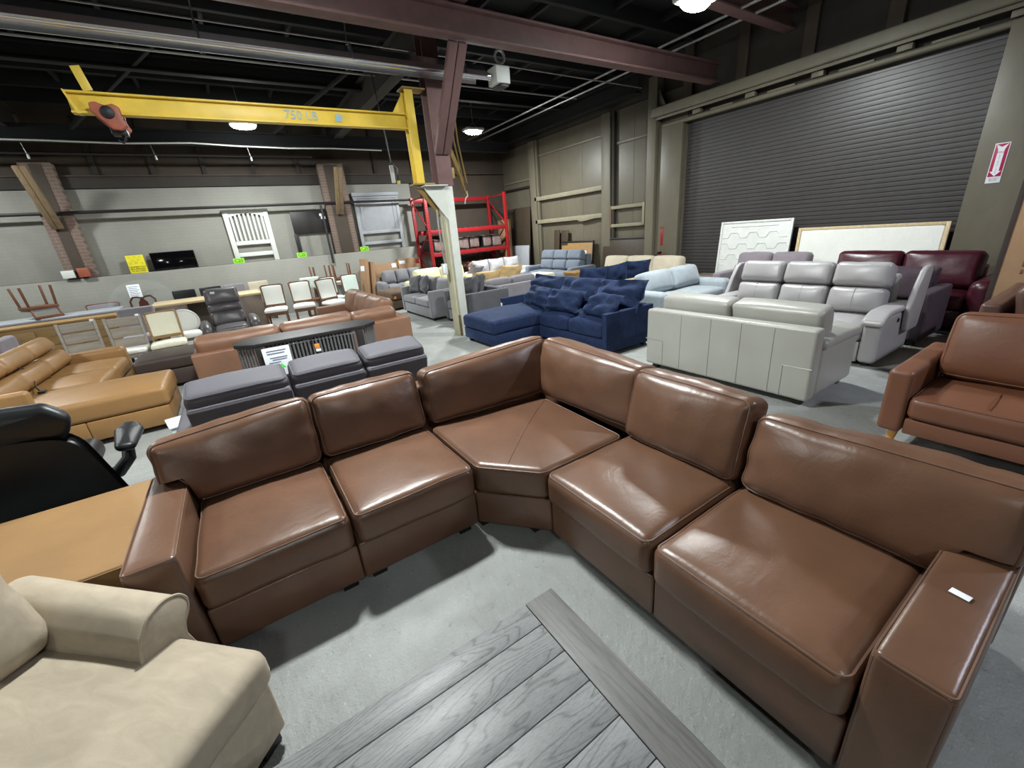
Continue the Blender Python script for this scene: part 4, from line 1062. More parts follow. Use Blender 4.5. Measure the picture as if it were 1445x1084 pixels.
# headboards and signs on the ledge of the back wall
def board(name, label, loc, rz=0, cat='headboard', group=None): return thing(name, label, cat, loc, rz, group)
LY, LZ = 13.98, 1.502
def tagged(r, x, body='C20'):
    b = MB(); b.box((x-.13, -.16, 0), (x+.13, -.155, .13), .001); t = b.build('green_tag', 'green', r)
    text(body, .12, 'ink', t, T(x, -.162, .065) @ RX(90))
hw = board('slat_headboard', 'white painted slatted headboard with arched top rail on the back wall ledge', (.72, LY, LZ))
for sx in (-.47, .47):
    b = MB(); b.box((sx-.06, -.03, 0), (sx+.06, .03, 1.30), .005); b.build('post', 'white', hw)
b = MB(); b.box((-.55, -.045, 1.30), (.55, .045, 1.35), .006); b.build('cap_rail', 'white', hw)
ar_ = [(-.41, 1.298), (-.41, 1.16)]+[(-.41+.82*i/12, 1.16+.09*math.sin(PI*i/12)) for i in range(1, 12)]+[(.41, 1.16), (.41, 1.298)]
b = MB(); b.prism([(x, z) for x, z in ar_], -.015, .015, RX(90)); b.build('arched_rail', 'white', hw)
for i in range(8):
    x = -.36+.103*i
    b = MB(); b.box((x-.026, -.012, .56), (x+.026, .012, 1.16+.085*math.sin(PI*(x+.41)/.82)), .003); b.build('slat', 'white', hw)
for z in (.50, .20):
    b = MB(); b.box((-.409, -.02, z-.05), (.409, .02, z+.055), .004); b.build('cross_rail', 'white', hw)
tagged(hw, -.47)
hd = board('panel_headboard', 'dark espresso panel headboard with white stickers on the back wall ledge', (2.32, LY, LZ))
b = MB(); b.box((-.52, -.025, .64), (.52, .025, 1.22), .006); b.build('panel', 'blackwood', hd)
for sx in (-.49, .49):
    b = MB(); b.box((sx-.05, -.03, 0), (sx+.05, .03, .638), .005); b.build('leg', 'blackwood', hd)
b = MB(); b.box((.25, -.032, 1.08), (.36, -.026, 1.15), .001); b.box((.28, -.032, 1.0), (.40, -.026, 1.07), .001); b.build('sticker', 'paper', hd)
tagged(hd, -.49)
hg = board('grey_headboard', 'pale grey painted headboard with crown moulding on the back wall ledge', (4.32, LY, LZ))
b = MB(); b.box((-.60, -.02, .58), (.60, .02, 1.52), .006); b.build('panel', 'greyp', hg)
b = MB(); b.box((-.74, -.07, 1.56), (.74, .05, 1.68), .03); b.box((-.72, -.05, 1.50), (.72, .04, 1.558), .015); b.build('crown_moulding', 'greyp', hg)
for sx in (-.65, .65):
    b = MB(); b.box((sx-.05, -.04, 0), (sx+.05, .035, 1.499), .008); b.build('post', 'greyp', hg)
    q = MB(); q.box((sx*.78-.03, -.035, .62), (sx*.78+.03, -.021, 1.48), .005); q.build('pilaster', 'greyp', hg)
for z in (.54, .22):
    b = MB(); b.box((-.598, -.03, z-.05), (.598, .03, z+.04), .005); b.build('cross_rail', 'greyp', hg)
tagged(hg, -.68)
tv = thing('flat_screen', 'black flat screen panel standing on the back wall ledge', 'screen', (-1.13, LY-.05, LZ), 0)
b = MB(); b.box((-.46, -.02, .0), (.46, .02, .44), .006, RX(-6)); b.build('bezel', 'black', tv)
b = MB(); b.box((-.45, -.024, .012), (.45, -.0205, .43), .001, RX(-6)); b.build('glass_face', 'blackgloss', tv)
ys_ = thing('warning_sign', 'yellow supervision warning sign on the back wall ledge', 'sign', (-1.88, LY-.10, LZ), 0)
b = MB(); b.box((-.17, -.004, 0), (.17, .004, .42), .002, RX(-4)); s_ = b.build('panel', 'sign_y', ys_)
for i, tx in enumerate(('CHILDREN MUST', 'BE SUPERVISED', 'AT ALL TIMES')):
    text(tx, .047, 'ink', ys_, RX(-4) @ T(0, -.007, .145-.048*i) @ RX(90), sx=.92)
b = MB()
for (x, z) in ((-.1, .37), (0, .38), (.1, .37), (-.06, .30), (.06, .31), (0, .25), (-.11, .24), (.11, .23)):
    b.tube([(x+.022*math.cos(a), -.006, z+.022*math.sin(a)) for a in [j*PI/5 for j in range(10)]], .0025, 4, True, RX(-4))
b.build('child_figures', 'yellowdk', ys_)
ab = thing('alarm_box', 'red alarm box beside a white junction box on the brick pier', 'box', (-2.83, 13.70, 1.535))
b = MB(); b.box((-.10, -.06, 0), (.10, .055, .20), .008); b.build('housing', 'hoist', ab)
jb = thing('junction_box', 'small white junction box on the brick pier left of the red alarm box', 'box', (-3.10, 13.72, 1.535))
b = MB(); b.box((-.11, -.05, 0), (.11, .04, .17), .008); b.build('housing', 'white', jb)

# ---------------------------------------------------------------- right wall: headboards, leaning panels, wall rails
RXW = 9.2
hx = board('hexagon_headboard', 'white headboard embossed with hexagons leaning on the roller door', (8.93, 4.69, 0), 0)
b = MB(); b.box((-.03, -.70, .02), (.03, .70, 1.52), .008, RY(5)); b.build('panel', 'white', hx)
b = MB(); q = RY(5)
for j in range(7):
    pts = []
    z0 = .18+.215*j
    y = -.64; up = j % 2 == 0; first = True
    while y < .64:
        pts += [(-.032, y, z0+(.05 if up else -.05)), (-.032, min(.64, y+.14), z0+(.05 if up else -.05))]; y += .195; up = not up
    b.tube([p for p in pts if p[2] < 1.47], .009, 5, False, q)
b.build('hexagon_moulding', 'white', hx)
b = MB()
for lo, hi in (((-.045, -.71, .0), (-.0305, -.67, 1.53)), ((-.045, .67, .0), (-.0305, .71, 1.53)), ((-.045, -.669, 1.49), (-.0305, .669, 1.53))): b.box(lo, hi, .003, q)
b.build('edge_frame', 'white', hx)
hu = board('upholstered_headboard', 'wide cream upholstered headboard in a pale oak frame leaning on the roller door', (8.97, 2.86, 0), 0)
b = MB(); b.soft((.025, .97, .60), .02, (1, 8, 6), 2, cush_fn(.05, 1.94, 1.2, px=.012), RY(4) @ T(0, 0, .69)); b.build('fabric_panel', 'fwhite', hu)
b = MB()
for lo, hi in (((-.03, -1.02, 0), (.03, -.972, 1.34)), ((-.03, .972, 0), (.03, 1.02, 1.34)), ((-.03, -.9715, 1.292), (.03, .9715, 1.34))): b.box(lo, hi, .003, RY(4))
b.build('frame', 'oakpale', hu)
# leaning boards further along
def leaner(name, label, y0, y1, top, x, m, rail=None, cat='panel', t=.03, lean=5):
    r = thing(name, label, cat, (x, (y0+y1)/2, 0))
    h = (y1-y0)/2
    b = MB(); b.box((-t/2, -h, .01), (t/2, h, top), .006, RY(lean)); b.build('panel', m, r)
    if rail:
        q = MB(); q.box((-t/2-.015, -h-.01, top-.02), (t/2+.015, h+.01, top+.03), .004, RY(lean)); q.build('top_rail', rail, r)
        q = MB(); q.box((-t/2-.015, -h-.03, 0), (t/2+.01, -h-.002, top+.03), .004, RY(lean)); q.build('side_rail', rail, r)
    return r
leaner('flat_board', 'tall dark brown wood panel leaning in the corner right of the red rack', 12.35, 13.75, 2.45, 8.88, 'darkwood', lean=4)
leaner('flat_board', 'light grey flat panel leaning low in front of the tall dark panel', 12.20, 13.50, 1.20, 8.70, 'greyp', lean=5)
leaner('narrow_plank', 'narrow dark plank pair leaning beside the amber headboard, left one', 10.88, 11.14, 1.62, 8.98, 'darkwood', lean=4)
leaner('narrow_plank', 'narrow dark plank leaning right of its twin beside the amber headboard', 10.46, 10.78, 1.60, 8.98, 'darkwood', lean=4)
leaner('wood_headboard', 'amber wood headboard with a black top rail behind the blue recliner', 9.35, 10.75, 1.24, 8.96, 'oak', 'blackwood', 'headboard')
leaner('wood_headboard', 'very dark wood headboard leaning on the beige wall behind the oatmeal sofa', 7.45, 8.95, 1.28, 8.98, 'darkwood', 'blackwood', 'headboard')
fr = thing('wall_frame', 'rough timber rectangular frame bolted to the beige wall', 'frame', (9.12, 8.16, 1.85))
for nm, lo, hi, mt in (('rail', (-.04, -.56, .19), (.04, .50, .27), 'paleframe'), ('rail', (-.04, -.56, -.27), (.04, .50, -.19), 'paleframe'), ('end_board', (-.05, .505, -.30), (.05, .60, .29), 'card'), ('end_board', (-.045, -.64, -.26), (.045, -.565, .28), 'paleframe')):
    b = MB(); b.box(lo, hi, .004); b.build(nm, mt, fr)
for nm, z, lab in (('wall_rail', 2.63, 'upper timber rub rail fixed along the beige wall'), ('wall_rail', 1.92, 'lower splintered timber rub rail fixed along the beige wall')):
    r = thing(nm, lab, 'rail', (9.12, 10.55, z))
    b = MB(); b.soft((.06, 1.55, .06), .008, (1, 24, 1), 1, (lambda p: Vector((p.x, p.y, p.z-(.05*max(0, math.sin((p.y+1.2)*3.2)) if p.z < 0 and p.y < -.55 and p.y > -1.2 else 0)+(0)))) if z < 2 else None); b.build('beam', 'paleframe', r)

# fire extinguisher markers
fx = thing('extinguisher_sign', 'tall red and white FIRE EXTINGUISHER arrow sign on the right pier', 'sign', (9.017, 1.54, 1.83))
W90 = T(0, 0, 0) @ RZ(-90) @ RX(90)   # local x -> -y, local y -> z, facing -x
b = MB(); b.box((-.004, -.07, -.02), (0, .07, .47), .001); b.build('panel', 'paper', fx)
b = MB(); b.box((-.006, -.062, .06), (-.0045, .062, .46), .0005); b.build('red_field', 'sign_r', fx)
b = MB(); b.prism([(-.03, .125), (-.03, .385), (-.055, .455), (0, .42), (.055, .455), (.03, .385), (.03, .125), (.055, .125), (0, .065), (-.055, .125)], 0, .001, T(-.0065, 0, 0) @ W90); b.build('white_arrow', 'paper', fx)
text('FIRE', .034, 'violet', fx, T(-.008, 0, .355) @ W90)
for i, chx in enumerate('EXTINGUISHER'): text(chx, .024, 'violet', fx, T(-.008, 0, .318-.0195*i) @ W90)
text('DO NOT\nBLOCK', .022, 'ink', fx, T(-.005, 0, .022) @ W90)
fs = thing('extinguisher_marker', 'slim red FIRE marker strip on the pier left of the roller door', 'sign', (9.058, 6.95, 1.08))
b = MB(); b.box((-.004, -.035, 0), (0, .035, .36), .001); b.build('strip', 'red', fs)
text('FIRE', .07, 'red', fs, T(-.003, 0, .41) @ W90)
fe = thing('fire_extinguisher', 'red fire extinguisher with black hose below the slim FIRE marker', 'extinguisher', (8.98, 6.92, .42))
b = MB(); b.lathe([(.06, 0), (.075, .02), (.075, .36), (.05, .42), (.025, .44), (.025, .47)], 20); b.build('cylinder', 'red', fe)
b = MB(); b.box((-.09, -.02, .475), (.04, .02, .52), .006); b.build('valve_lever', 'black', fe)
b = MB(); b.tube([(-.03, 0, .48), (-.10, .05, .44), (-.105, .07, .3), (-.09, .06, .12)], .01, 6); b.build('hose', 'black', fe)
b = MB(); b.box((.076, -.03, .1), (.20, .03, .3), .003); b.build('wall_bracket', 'black', fe)

# big carton at the right edge
bc = thing('tall_carton', 'tall flat cardboard carton with black edge strap leaning at the right edge', 'carton', (7.52, .30, 0))
b = MB(); b.box((-.08, -.95, 0), (.08, .74, 2.0), .005, RY(2)); b.build('box', 'card', bc)
b = MB(); b.box((-.086, .70, 0), (-.02, .7465, 2.012), .002, RY(2)); b.build('edge_strap', 'carddark', bc)
b = MB()
for i, (z0, z1) in enumerate(((1.3, 1.36), (1.21, 1.27), (1.12, 1.19), (1.03, 1.09), (.98, 1.01), (.88, .95), (.80, .85))): b.box((-.0815, .52, z0), (-.0802, .545, z1), .0003, RY(2))
b.build('print_mark', 'inkbrown', bc)
b = MB(); b.tube([(-.0815, .40, .93), (-.0815, .33, .80), (-.0815, -.2, .80), (-.0815, -.2, .93), (-.0815, .40, .93)], .003, 4, False, RY(2)); b.build('outline_print', 'inkbrown', bc)

# ---------------------------------------------------------------- red pallet rack and its load
rk = thing('pallet_rack', 'red steel pallet rack in the far right corner', 'rack', (6.78, 13.07, 0))
xl, xr, yf, yb, H_ = -1.42, 1.42, -.45, .62, 2.95
for x in (xl, xr):
    for y in (yf, yb):
        b = MB(); b.box((x-.045, y-.04, 0), (x+.045, y+.04, H_), .004)
        if x == xr or y == yf:
            pass
        p_ = b.build('upright', 'red', rk)
        q = MB()
        for i in range(38): q.box((x-.012, y-.0415, .1+.075*i), (x+.012, y-.0402, .13+.075*i), .0003)
        q.build('slot_row', 'black', p_)
    for (z0, z1) in ((.3, 1.15), (1.15, 1.95), (1.95, 2.8)):
        b = MB(); f = 1 if z0 != 1.15 else -1
        b.bar((x, yf*f+ (0 if f == 1 else .17), z0), (x, yb*f+(0 if f == 1 else .17), z1), .03, .03, .003, (1, 0, 0)); b.build('brace', 'red', rk)
    b = MB(); b.bar((x, yf, 2.88), (x, yb, 2.88), .03, .04, .003, (1, 0, 0)); b.build('brace', 'red', rk)
for y in (yf-.0, yb):
    for z in (1.2, 1.87):
        b = MB(); b.box((xl+.047, y-.03, z-.06), (xr-.047, y+.03, z+.06), .006); b.build('beam', 'red', rk)
b = MB(); b.box((xl+.047, yb-.03, 2.80), (xr-.047, yb+.03, 2.92), .006); b.build('beam', 'red', rk)
for z in (1.262, 1.932):
    b = MB()
    for i in range(14): b.box((xl+.06+.195*i, yf+.0, z), (xl+.17+.195*i, yb, z+.018), .002)
    b.build('deck', 'darkwood', rk)
gP = 'wrapped bundles on the rack shelf'
for i, x in enumerate((-1.1, -.66, -.22, .22, .66, 1.08)):
    r = thing('wrapped_bundle', ('plastic wrapped pink bundle on the rack shelf, %s' % ('leftmost behind the column', 'second from the left', 'third from the left', 'fourth from the left', 'fifth from the left', 'rightmost by the upright')[i]), 'bundle', (6.78+x, 13.15, 1.285), (3, -4, 2, -3, 5, -2)[i], gP)
    b = MB(); b.soft((.19, .40, .17), .05, (6, 8, 5), 2, cush_fn(.38, .8, .34, pz=.03, seed=i, wr=.03), T(0, 0, .17)); b.build('wrap', 'pinkplastic', r, None, (0, 0, 0), 60)
    q = MB(); q.box((-.2, -.405, .02), (-.17, .40, .36), .003, T(0, 0, 0)); q.build('strap', 'black', r)
gR = 'rolled rugs under the rack'
for i, (x, z, rad, lab) in enumerate(((-.9, .17, .17, 'rolled rug on the floor under the rack, left end'), (-.30, .17, .17, 'rolled rug on the floor under the rack, second from the left'), (.32, .17, .17, 'rolled rug on the floor under the rack, third from the left'), (-.6, .46, .15, 'rolled rug on top of the left pair under the rack'), (.0, .46, .15, 'rolled rug on top in the middle under the rack'), (.55, .47, .16, 'rolled rug at the upper right under the rack'))):
    r = thing('rolled_rug', lab, 'rug', (6.78+x, 12.75, z+.24), 0, gR) if z > .2 else thing('rolled_rug', lab, 'rug', (6.78+x, 12.75, z), 0, gR)
    b = MB(); b.lathe([(rad*.3, -.1), (rad*.9, -.1), (rad, -.08), (rad, .75), (rad*.9, .78)], 20, RX(-90)); b.build('roll', 'rust', r)
bk = thing('leaning_carton', 'crushed cardboard carton standing beside the right rack upright', 'carton', (8.52, 13.30, 0), -8)
b = MB(); b.box((-.12, -.3, 0), (.12, .3, 2.1), .01, RY(1)); b.build('box', 'card', bk)

# ---------------------------------------------------------------- column, jib crane, hoist
cl = thing('steel_column', 'ivory boxed lower column with oxide red steel above', 'column', (3.27, 6.88, 0))
b = MB(); b.box((-.02, -.13, .0), (.12, .12, 2.50), .006); b.build('boxed_casing', 'colwhite', cl)
b = MB(); b.box((-.072, -.10, 0), (-.021, .12, 2.40), .005); b.build('side_casing', 'cream', cl)
b = MB(); b.box((-.055, -.135, 0), (-.0215, -.092, .38), .004); b.build('corner_guard', 'guard', cl)
b = MB(); b.ibeam((.02, 0, 2.51), (.02, 0, 4.99), .26, .24, .02, .02, (0, 1, 0)); b.build('upper_shaft', 'steelred', cl)
b = MB(); b.prism([(-.36, 2.50), (.0, 2.50), (.0, 1.98), (-.34, 2.44)], -.012, .012, T(-.02, -.12, 0) @ RX(90)); b.box((-.40, -.22, 2.50), (-.0, .1, 2.518), .004); b.build('gusset_bracket', 'colwhite', cl)
b = MB(); b.prism([(-.46, 2.49), (-.12, 2.49), (-.10, 2.05)], -.012, .012, T(0, .02, 0) @ RX(90)); b.build('gusset_plate', 'yellowdk', cl)
b = MB(); b.box((-.092, .0, .98), (-.073, .08, 2.05), .006); b.build('cable_tray', 'cream', cl)
b = MB(); b.tube([(-.20, -.1, 2.15), (-.22, -.12, 1.9), (-.215, -.13, 1.5), (-.19, -.12, 1.3)], .014, 6); b.build('cable', 'wire', cl)
b = MB(); b.box((-.26, -.15, 1.12), (-.17, -.10, 1.30), .006); b.build('outlet_box', 'white', cl)
b = MB(); b.box((-.255, -.16, 1.14), (-.215, -.1505, 1.28), .002); b.build('notice', 'paper', cl)
for dx in (-.075, .065):
    b = MB(); b.bar((dx+.02, -.13, 2.98), (dx+.02, -1.0, 4.14), .075, .12, .004, (1, 0, 0)); b.build('knee_brace', 'steelred', cl)
jc = thing('jib_crane', 'yellow jib crane boom stencilled 750 LB hung from the column', 'crane', (2.88, 6.90, 0))
b = MB(); b.ibeam((0, 0, 2.56), (0, 0, 3.83), .13, .17, .014, .018, (0, 1, 0)); b.build('mast', 'yellow', jc)
for lo, hi in (((-.12, -.13, 2.535), (.22, .13, 2.558)), ((-.10, -.12, 3.832), (.26, .12, 3.855))):
    b = MB(); b.box(lo, hi, .004); b.build('pivot_plate', 'yellowdk', jc)
b = MB(); b.prism([(-.07, 3.53), (-.07, 3.80), (-.26, 3.53)], -.01, .01, T(0, 0, 0) @ RX(90)); b.build('mast_gusset', 'yellow', jc)
bm_ = MB(); bm_.ibeam((-.072, 0, 3.42), (-3.86, .02, 3.42), .11, .21, .014, .02); bo = bm_.build('boom', 'yellow', jc)
b = MB(); b.prism([(-3.875, 3.53), (-3.86, 3.53), (-3.78, 3.31), (-3.82, 3.31)], -.055, .055, T(0, .02, 0) @ RX(90)); b.build('end_stop', 'yellow', jc)
b = MB(); b.bar((-3.66, .0, 3.535), (-3.70, .0, 3.76), .02, .085, .003, (1, 0, 0)); b.build('stop_post', 'yellow', jc)
text('750 LB', .15, 'inkblue', jc, T(-1.55, -.0085, 3.42) @ RX(90))
b = MB(); b.prism([(-.05, -.05), (.04, -.05), (.06, .03), (-.02, .05)], 0, .001, T(-1.07, -.009, 3.42) @ RX(90)); b.build('stencil_mark', 'inkblue', jc)
ho = thing('trolley_hoist', 'orange trolley hoist hanging on the jib boom', 'hoist', (-.66, 6.92, 3.28))
hp_ = round_poly([(-.15, .12), (-.09, .13), (-.02, .10), (.05, .12), (.10, .09), (.10, -.02), (.13, -.09), (.06, -.14), (-.02, -.13), (-.08, -.05), (-.15, .03)], .035, 4, .04)
if sum((hp_[i][0]-hp_[i-1][0])*(hp_[i][1]+hp_[i-1][1]) for i in range(len(hp_))) > 0: hp_.reverse()
b = MB(); b.pad(hp_, -.035, .035, .02, 0, 3, 2, T(0, -.12, 0) @ RX(90)); b.build('side_plate', 'hoist', ho)
b = MB(); b.pad(hp_, -.02, .02, .012, 0, 3, 2, T(0, .12, 0) @ RX(90)); b.build('side_plate', 'hoist', ho)
b = MB(); b.lathe([(.06, 0), (.06, .02), (.03, .035)], 20, T(-.01, -.157, .03) @ RX(90)); b.build('wheel', 'darksteel', ho)
b = MB(); b.tube([(.03, 0, -.16), (.05, 0, -.20), (.02, 0, -.235), (-.02, 0, -.21)], .014, 8); b.box((-.05, -.08, -.165), (.09, .08, -.10), .01); b.build('hook_block', 'darksteel', ho)
# second, folded ochre jib arm right of the column
ja = thing('folding_arm', 'ochre folding tool arm hanging off the right side of the column', 'crane', (3.45, 6.85, 0))
b = MB(); b.box((-.02, -.06, 3.30), (.03, .06, 3.86), .006); b.box((-.05, -.08, 2.62), (.02, .08, 2.78), .006); b.build('wall_plate', 'yellowdk', ja)
b = MB(); b.bar((.03, 0, 3.74), (.18, 0, 3.74), .05, .05, .004, (0, 1, 0)); b.build('upper_bracket', 'yellowdk', ja)
for dx in (0, .07):
    b = MB(); b.tube([(.10+dx, .0, 3.70), (.22+dx, .2, 3.2), (.50+dx, .55, 2.62)], .014, 6); b.build('tie_rod', 'yellowdk', ja)
b = MB(); b.bar((.03, .02, 3.02), (.30, .32, 2.78), .05, .16, .006); b.build('inner_arm', 'yellowdk', ja)
b = MB(); b.bar((.30, .33, 2.76), (.62, .75, 2.46), .045, .09, .006); b.build('outer_arm', 'yellowdk', ja)
b = MB(); b.tube([(.62, .75, 2.46), (.67, .77, 2.50), (.68, .78, 2.42), (.62, .76, 2.38), (.58, .74, 2.28)], .012, 6); b.build('clamp', 'white', ja)

# grey upholstered chair cut by the left edge
ga = thing('armchair', 'pale grey upholstered chair back cut by the left edge of the photo', 'chair', (-3.42, 9.25, 0), 90)
b = MB(); b.soft((.34, .07, .30), .05, (6, 2, 6), 3, None, T(0, -.30, .56)); b.build('backrest', 'fmauve', ga)  # grey_armchair
b = MB(); b.soft((.34, .36, .10), .05, (6, 6, 2), 3, None, T(0, .04, .38)); b.build('seat', 'fmauve', ga)
for sx in (-.28, .28):
    for sy in (-.28, .30):
        b = MB(); b.box((sx-.025, sy-.025, 0), (sx+.025, sy+.025, .28), .004); b.build('leg', 'blackwood', ga)
# ---------------------------------------------------------------- the building
def m_concrete():
    t = NT('concrete_floor'); v = t.coords()
    a = t.noise(v, .55, 6, .6); b2 = t.noise(v, 3.2, 7, .65); c = t.noise(v, 26, 5, .7); d = t.noise(v, 70, 3)
    base = t.ramp(a, [(.30, lin((138, 140, 138))), (.5, lin((152, 155, 152))), (.72, lin((172, 174, 170)))])
    base = t.mix(t.math('MULTIPLY', b2, .55), base, lin((104, 104, 101)))
    speck = t.ramp(c, [(.60, (0, 0, 0)), (.72, (1, 1, 1))])
    base = t.mix(t.math('MULTIPLY', speck, .5), base, lin((84, 80, 72)))
    lt = t.ramp(t.noise(t.coords((1, 1, 1), rot=(0, 0, .7)), 48, 4, .7), [(.60, (0, 0, 0)), (.74, (1, 1, 1))])
    base = t.mix(t.math('MULTIPLY', lt, .4), base, lin((204, 206, 202)))
    vo = t.new('ShaderNodeTexVoronoi', feature='DISTANCE_TO_EDGE'); vo.inputs['Scale'].default_value = .22
    dv = t.new('ShaderNodeVectorMath', operation='ADD'); nz = t.new('ShaderNodeTexNoise'); nz.inputs['Scale'].default_value = 2.5; nz.inputs['Detail'].default_value = 6
    t.link(v, nz.inputs['Vector']); t.link(v, dv.inputs[0]); t.link(nz.outputs['Color'], dv.inputs[1]); t.link(dv.outputs[0], vo.inputs['Vector'])
    crack = t.ramp(vo.outputs['Distance'], [(.0, (1, 1, 1)), (.004, (0, 0, 0))])
    base = t.mix(t.math('MULTIPLY', crack, .12), base, lin((70, 68, 62)))
    n = t.bump(b2, .4, .03); n = t.bump(c, .6, .012, n); n = t.bump(d, .4, .004, n)
    t.set(Base_Color=base, Normal=n, Roughness=t.ramp(b2, [(.35, (.42,)*3), (.65, (.72,)*3)]), Specular_IOR_Level=.4)
    return t.m
M['floor'] = m_concrete()
def m_brick(name, c1, c2, mort, scale=1.0, bump=.25, swz='x'):
    t = NT(name); sp = t.new('ShaderNodeSeparateXYZ'); t.link(t.tc.outputs['Object'], sp.inputs[0]); cb = t.new('ShaderNodeCombineXYZ')
    t.link(sp.outputs[0 if swz == 'x' else 1], cb.inputs[0]); t.link(sp.outputs[2], cb.inputs[1])
    br = t.new('ShaderNodeTexBrick'); br.inputs['Color1'].default_value = (*lin(c1), 1); br.inputs['Color2'].default_value = (*lin(c2), 1); br.inputs['Mortar'].default_value = (*lin(mort), 1)
    br.inputs['Scale'].default_value = scale; br.inputs['Brick Width'].default_value = .22; br.inputs['Row Height'].default_value = .075; br.inputs['Mortar Size'].default_value = .006
    t.link(cb.outputs[0], br.inputs['Vector'])
    g = t.noise(t.coords((1, 1, .5)), 1.3, 6, .65)
    col = t.mix(t.ramp(g, [(.4, (0, 0, 0)), (.75, (.45,)*3)]), br.outputs['Color'], sc(lin(c1), .68))
    t.set(Base_Color=col, Roughness=.75, Normal=t.bump(br.outputs['Fac'], -bump, .006), Specular_IOR_Level=.3)
    return t.m
M['wallwhite'] = m_brick('white_painted_brick', (146, 145, 138), (144, 143, 136), (141, 139, 132), 1.0, .12)
M['brick'] = m_brick('weathered_brick', (122, 100, 92), (116, 100, 90), (140, 132, 122), 1, .5)
def m_grime(name, rgb, dirt, lines=None, rough=.55, amt=.6, scale=.9):
    t = NT(name); c = lin(rgb); v = t.coords((1, 1, .45)); g = t.noise(v, scale, 7, .65); h = t.noise(v, 7, 4)
    col = t.mix(t.ramp(g, [(.38, (0, 0, 0)), (.78, (amt,)*3)]), t.ramp(h, [(.3, sc(c, .93)), (.7, sc(c, 1.06))]), lin(dirt))
    t.set(Base_Color=col, Roughness=rough, Normal=t.bump(h, .12, .006), Specular_IOR_Level=.45); return t.m
M['beigewall'] = m_grime('beige_painted_wall', (104, 98, 84), (80, 74, 61), None, .42)
M['beigetrim'] = m_grime('beige_painted_steel', (112, 106, 90), (84, 78, 65), None, .5)
M['brownwall'] = m_grime('soot_brown_siding', (78, 68, 59), (50, 43, 38), None, .8)
M['darkwall'] = m_grime('dark_upper_wall', (62, 57, 52), (38, 35, 34), None, .85)  # dark brown-grey tone with random darker blotches
M['door'] = m_grime('roller_door_steel', (64, 61, 61), (48, 45, 45), None, .38, .35)
M['ceil'] = m_grime('dark_roof_deck', (20, 19, 22), (12, 12, 14), None, .9)  # near-black deck tone, randomly mottled
M['joist'] = m_grime('dark_roof_joist', (22, 21, 24), (15, 15, 17), None, .8)  # near-black joist tone, randomly mottled

b = MB(); b.box((-9, -7, -.12), (9.6, 14.4, 0), .001); struct(b.build('floor', 'floor'), 'pitted grey concrete warehouse floor')
b = MB(); b.box((-9, 14.1, .001), (9.6, 14.3, 5.2), .002); struct(b.build('wall_back', 'brownwall'))
b = MB(); b.box((-9, 13.75, .001), (5.85, 14.095, 1.50), .012); struct(b.build('wall_back_knee', 'wallwhite'))
b = MB(); b.box((-9, 14.05, 1.502), (5.50, 14.098, 3.42), .01); struct(b.build('wall_back_upper', 'wallwhite'))
b = MB(); b.box((-9, 14.0, 3.425), (5.6, 14.098, 3.66), .004); struct(b.build('trim_1', 'darkwall'))
b = MB(); b.box((-9, 13.97, 3.665), (9.1, 14.098, 3.70), .004); struct(b.build('trim_2', 'brownwall'))
k = 3
for x in (-7.5, -6.4, -4.7, -2.0, -.95, .1, 1.2, 2.3, 4.5, 5.7):
    b = MB(); b.box((x-.05, 14.04, 3.702), (x+.05, 14.098, 4.9), .003); struct(b.build('trim_%d' % k, 'darkwall')); k += 1
for x0, x1 in ((-3.16, -2.64), (2.78, 3.48)):
    b = MB(); b.box((x0, 13.80, 1.503), (x1, 14.048, 3.95), .01); struct(b.build('pier_back', 'brick'))
    b = MB(); b.box((x0+.16, 13.785, 1.505), (x1-.16, 13.799, 3.9), .006); struct(b.build('pier_back_face', 'brownwall'))
b = MB(); b.box((5.9, 13.9, .001), (6.25, 14.098, 3.66), .01); struct(b.build('pier_back', 'darkwall'))
# right wall with the roller door
Y0, Y1, DZ = 1.785, 6.52, 3.64
b = MB(); b.box((9.2, Y1+.002, .001), (9.4, 14.099, 4.36), .002); struct(b.build('wall_right', 'beigewall'))
b = MB(); b.box((9.2, -7, .001), (9.4, Y0-.002, DZ), .002); struct(b.build('wall_right_front', 'beigewall'))
b = MB(); b.box((9.2, -7, DZ+.002), (9.4, Y1, 5.2), .002); struct(b.build('wall_right_upper', 'darkwall'))
b = MB(); b.box((9.25, Y1+.002, 4.362), (9.4, 14.099, 5.2), .002); struct(b.build('wall_right_eave', 'darkwall'))
b = MB()
prof = []
n = 50
V = []; F = []
for i in range(n):
    z = DZ*i/n; h = DZ/n
    for (dx, dz) in ((.0, .0), (.014, .002), (.014, .009), (.0, .011), (-.001, .03), (-.001, .055)):
        prof.append((9.262+dx, z+dz*h/.073))
prof.append((9.262, DZ))
for (x, z) in prof: V += [(x, Y0+.01, z), (x, Y1-.01, z)]
for i in range(len(prof)-1): F.append((2*i, 2*i+2, 2*i+3, 2*i+1))
b.add(V, F); dr = struct(b.build('door_1', 'door', None, None, (0, 0, 0), 25), 'dark grey slatted steel roller door')
for y0, y1 in ((Y0-.001, Y0+.008), (Y1-.008, Y1+.001)):
    pass
b = MB(); b.box((9.02, 1.08, .001), (9.198, 1.78, 3.70), .006); struct(b.build('pier_right', 'beigewall'))
b = MB(); b.box((9.06, 6.525, .001), (9.198, 7.16, 3.66), .006); struct(b.build('pier_right', 'beigewall'))
b = MB(); b.box((8.98, 7.18, .001), (9.198, 7.42, 4.70), .008); struct(b.build('pier_right', 'beigetrim'))
b = MB(); b.prism([(7.0, 4.10), (7.18, 4.12), (7.18, 4.45)], 9.05, 9.07, Matrix(((0, 0, 1, 0), (1, 0, 0, 0), (0, 1, 0, 0), (0, 0, 0, 1)))); struct(b.build('trim_%d' % k, 'beigetrim')); k += 1
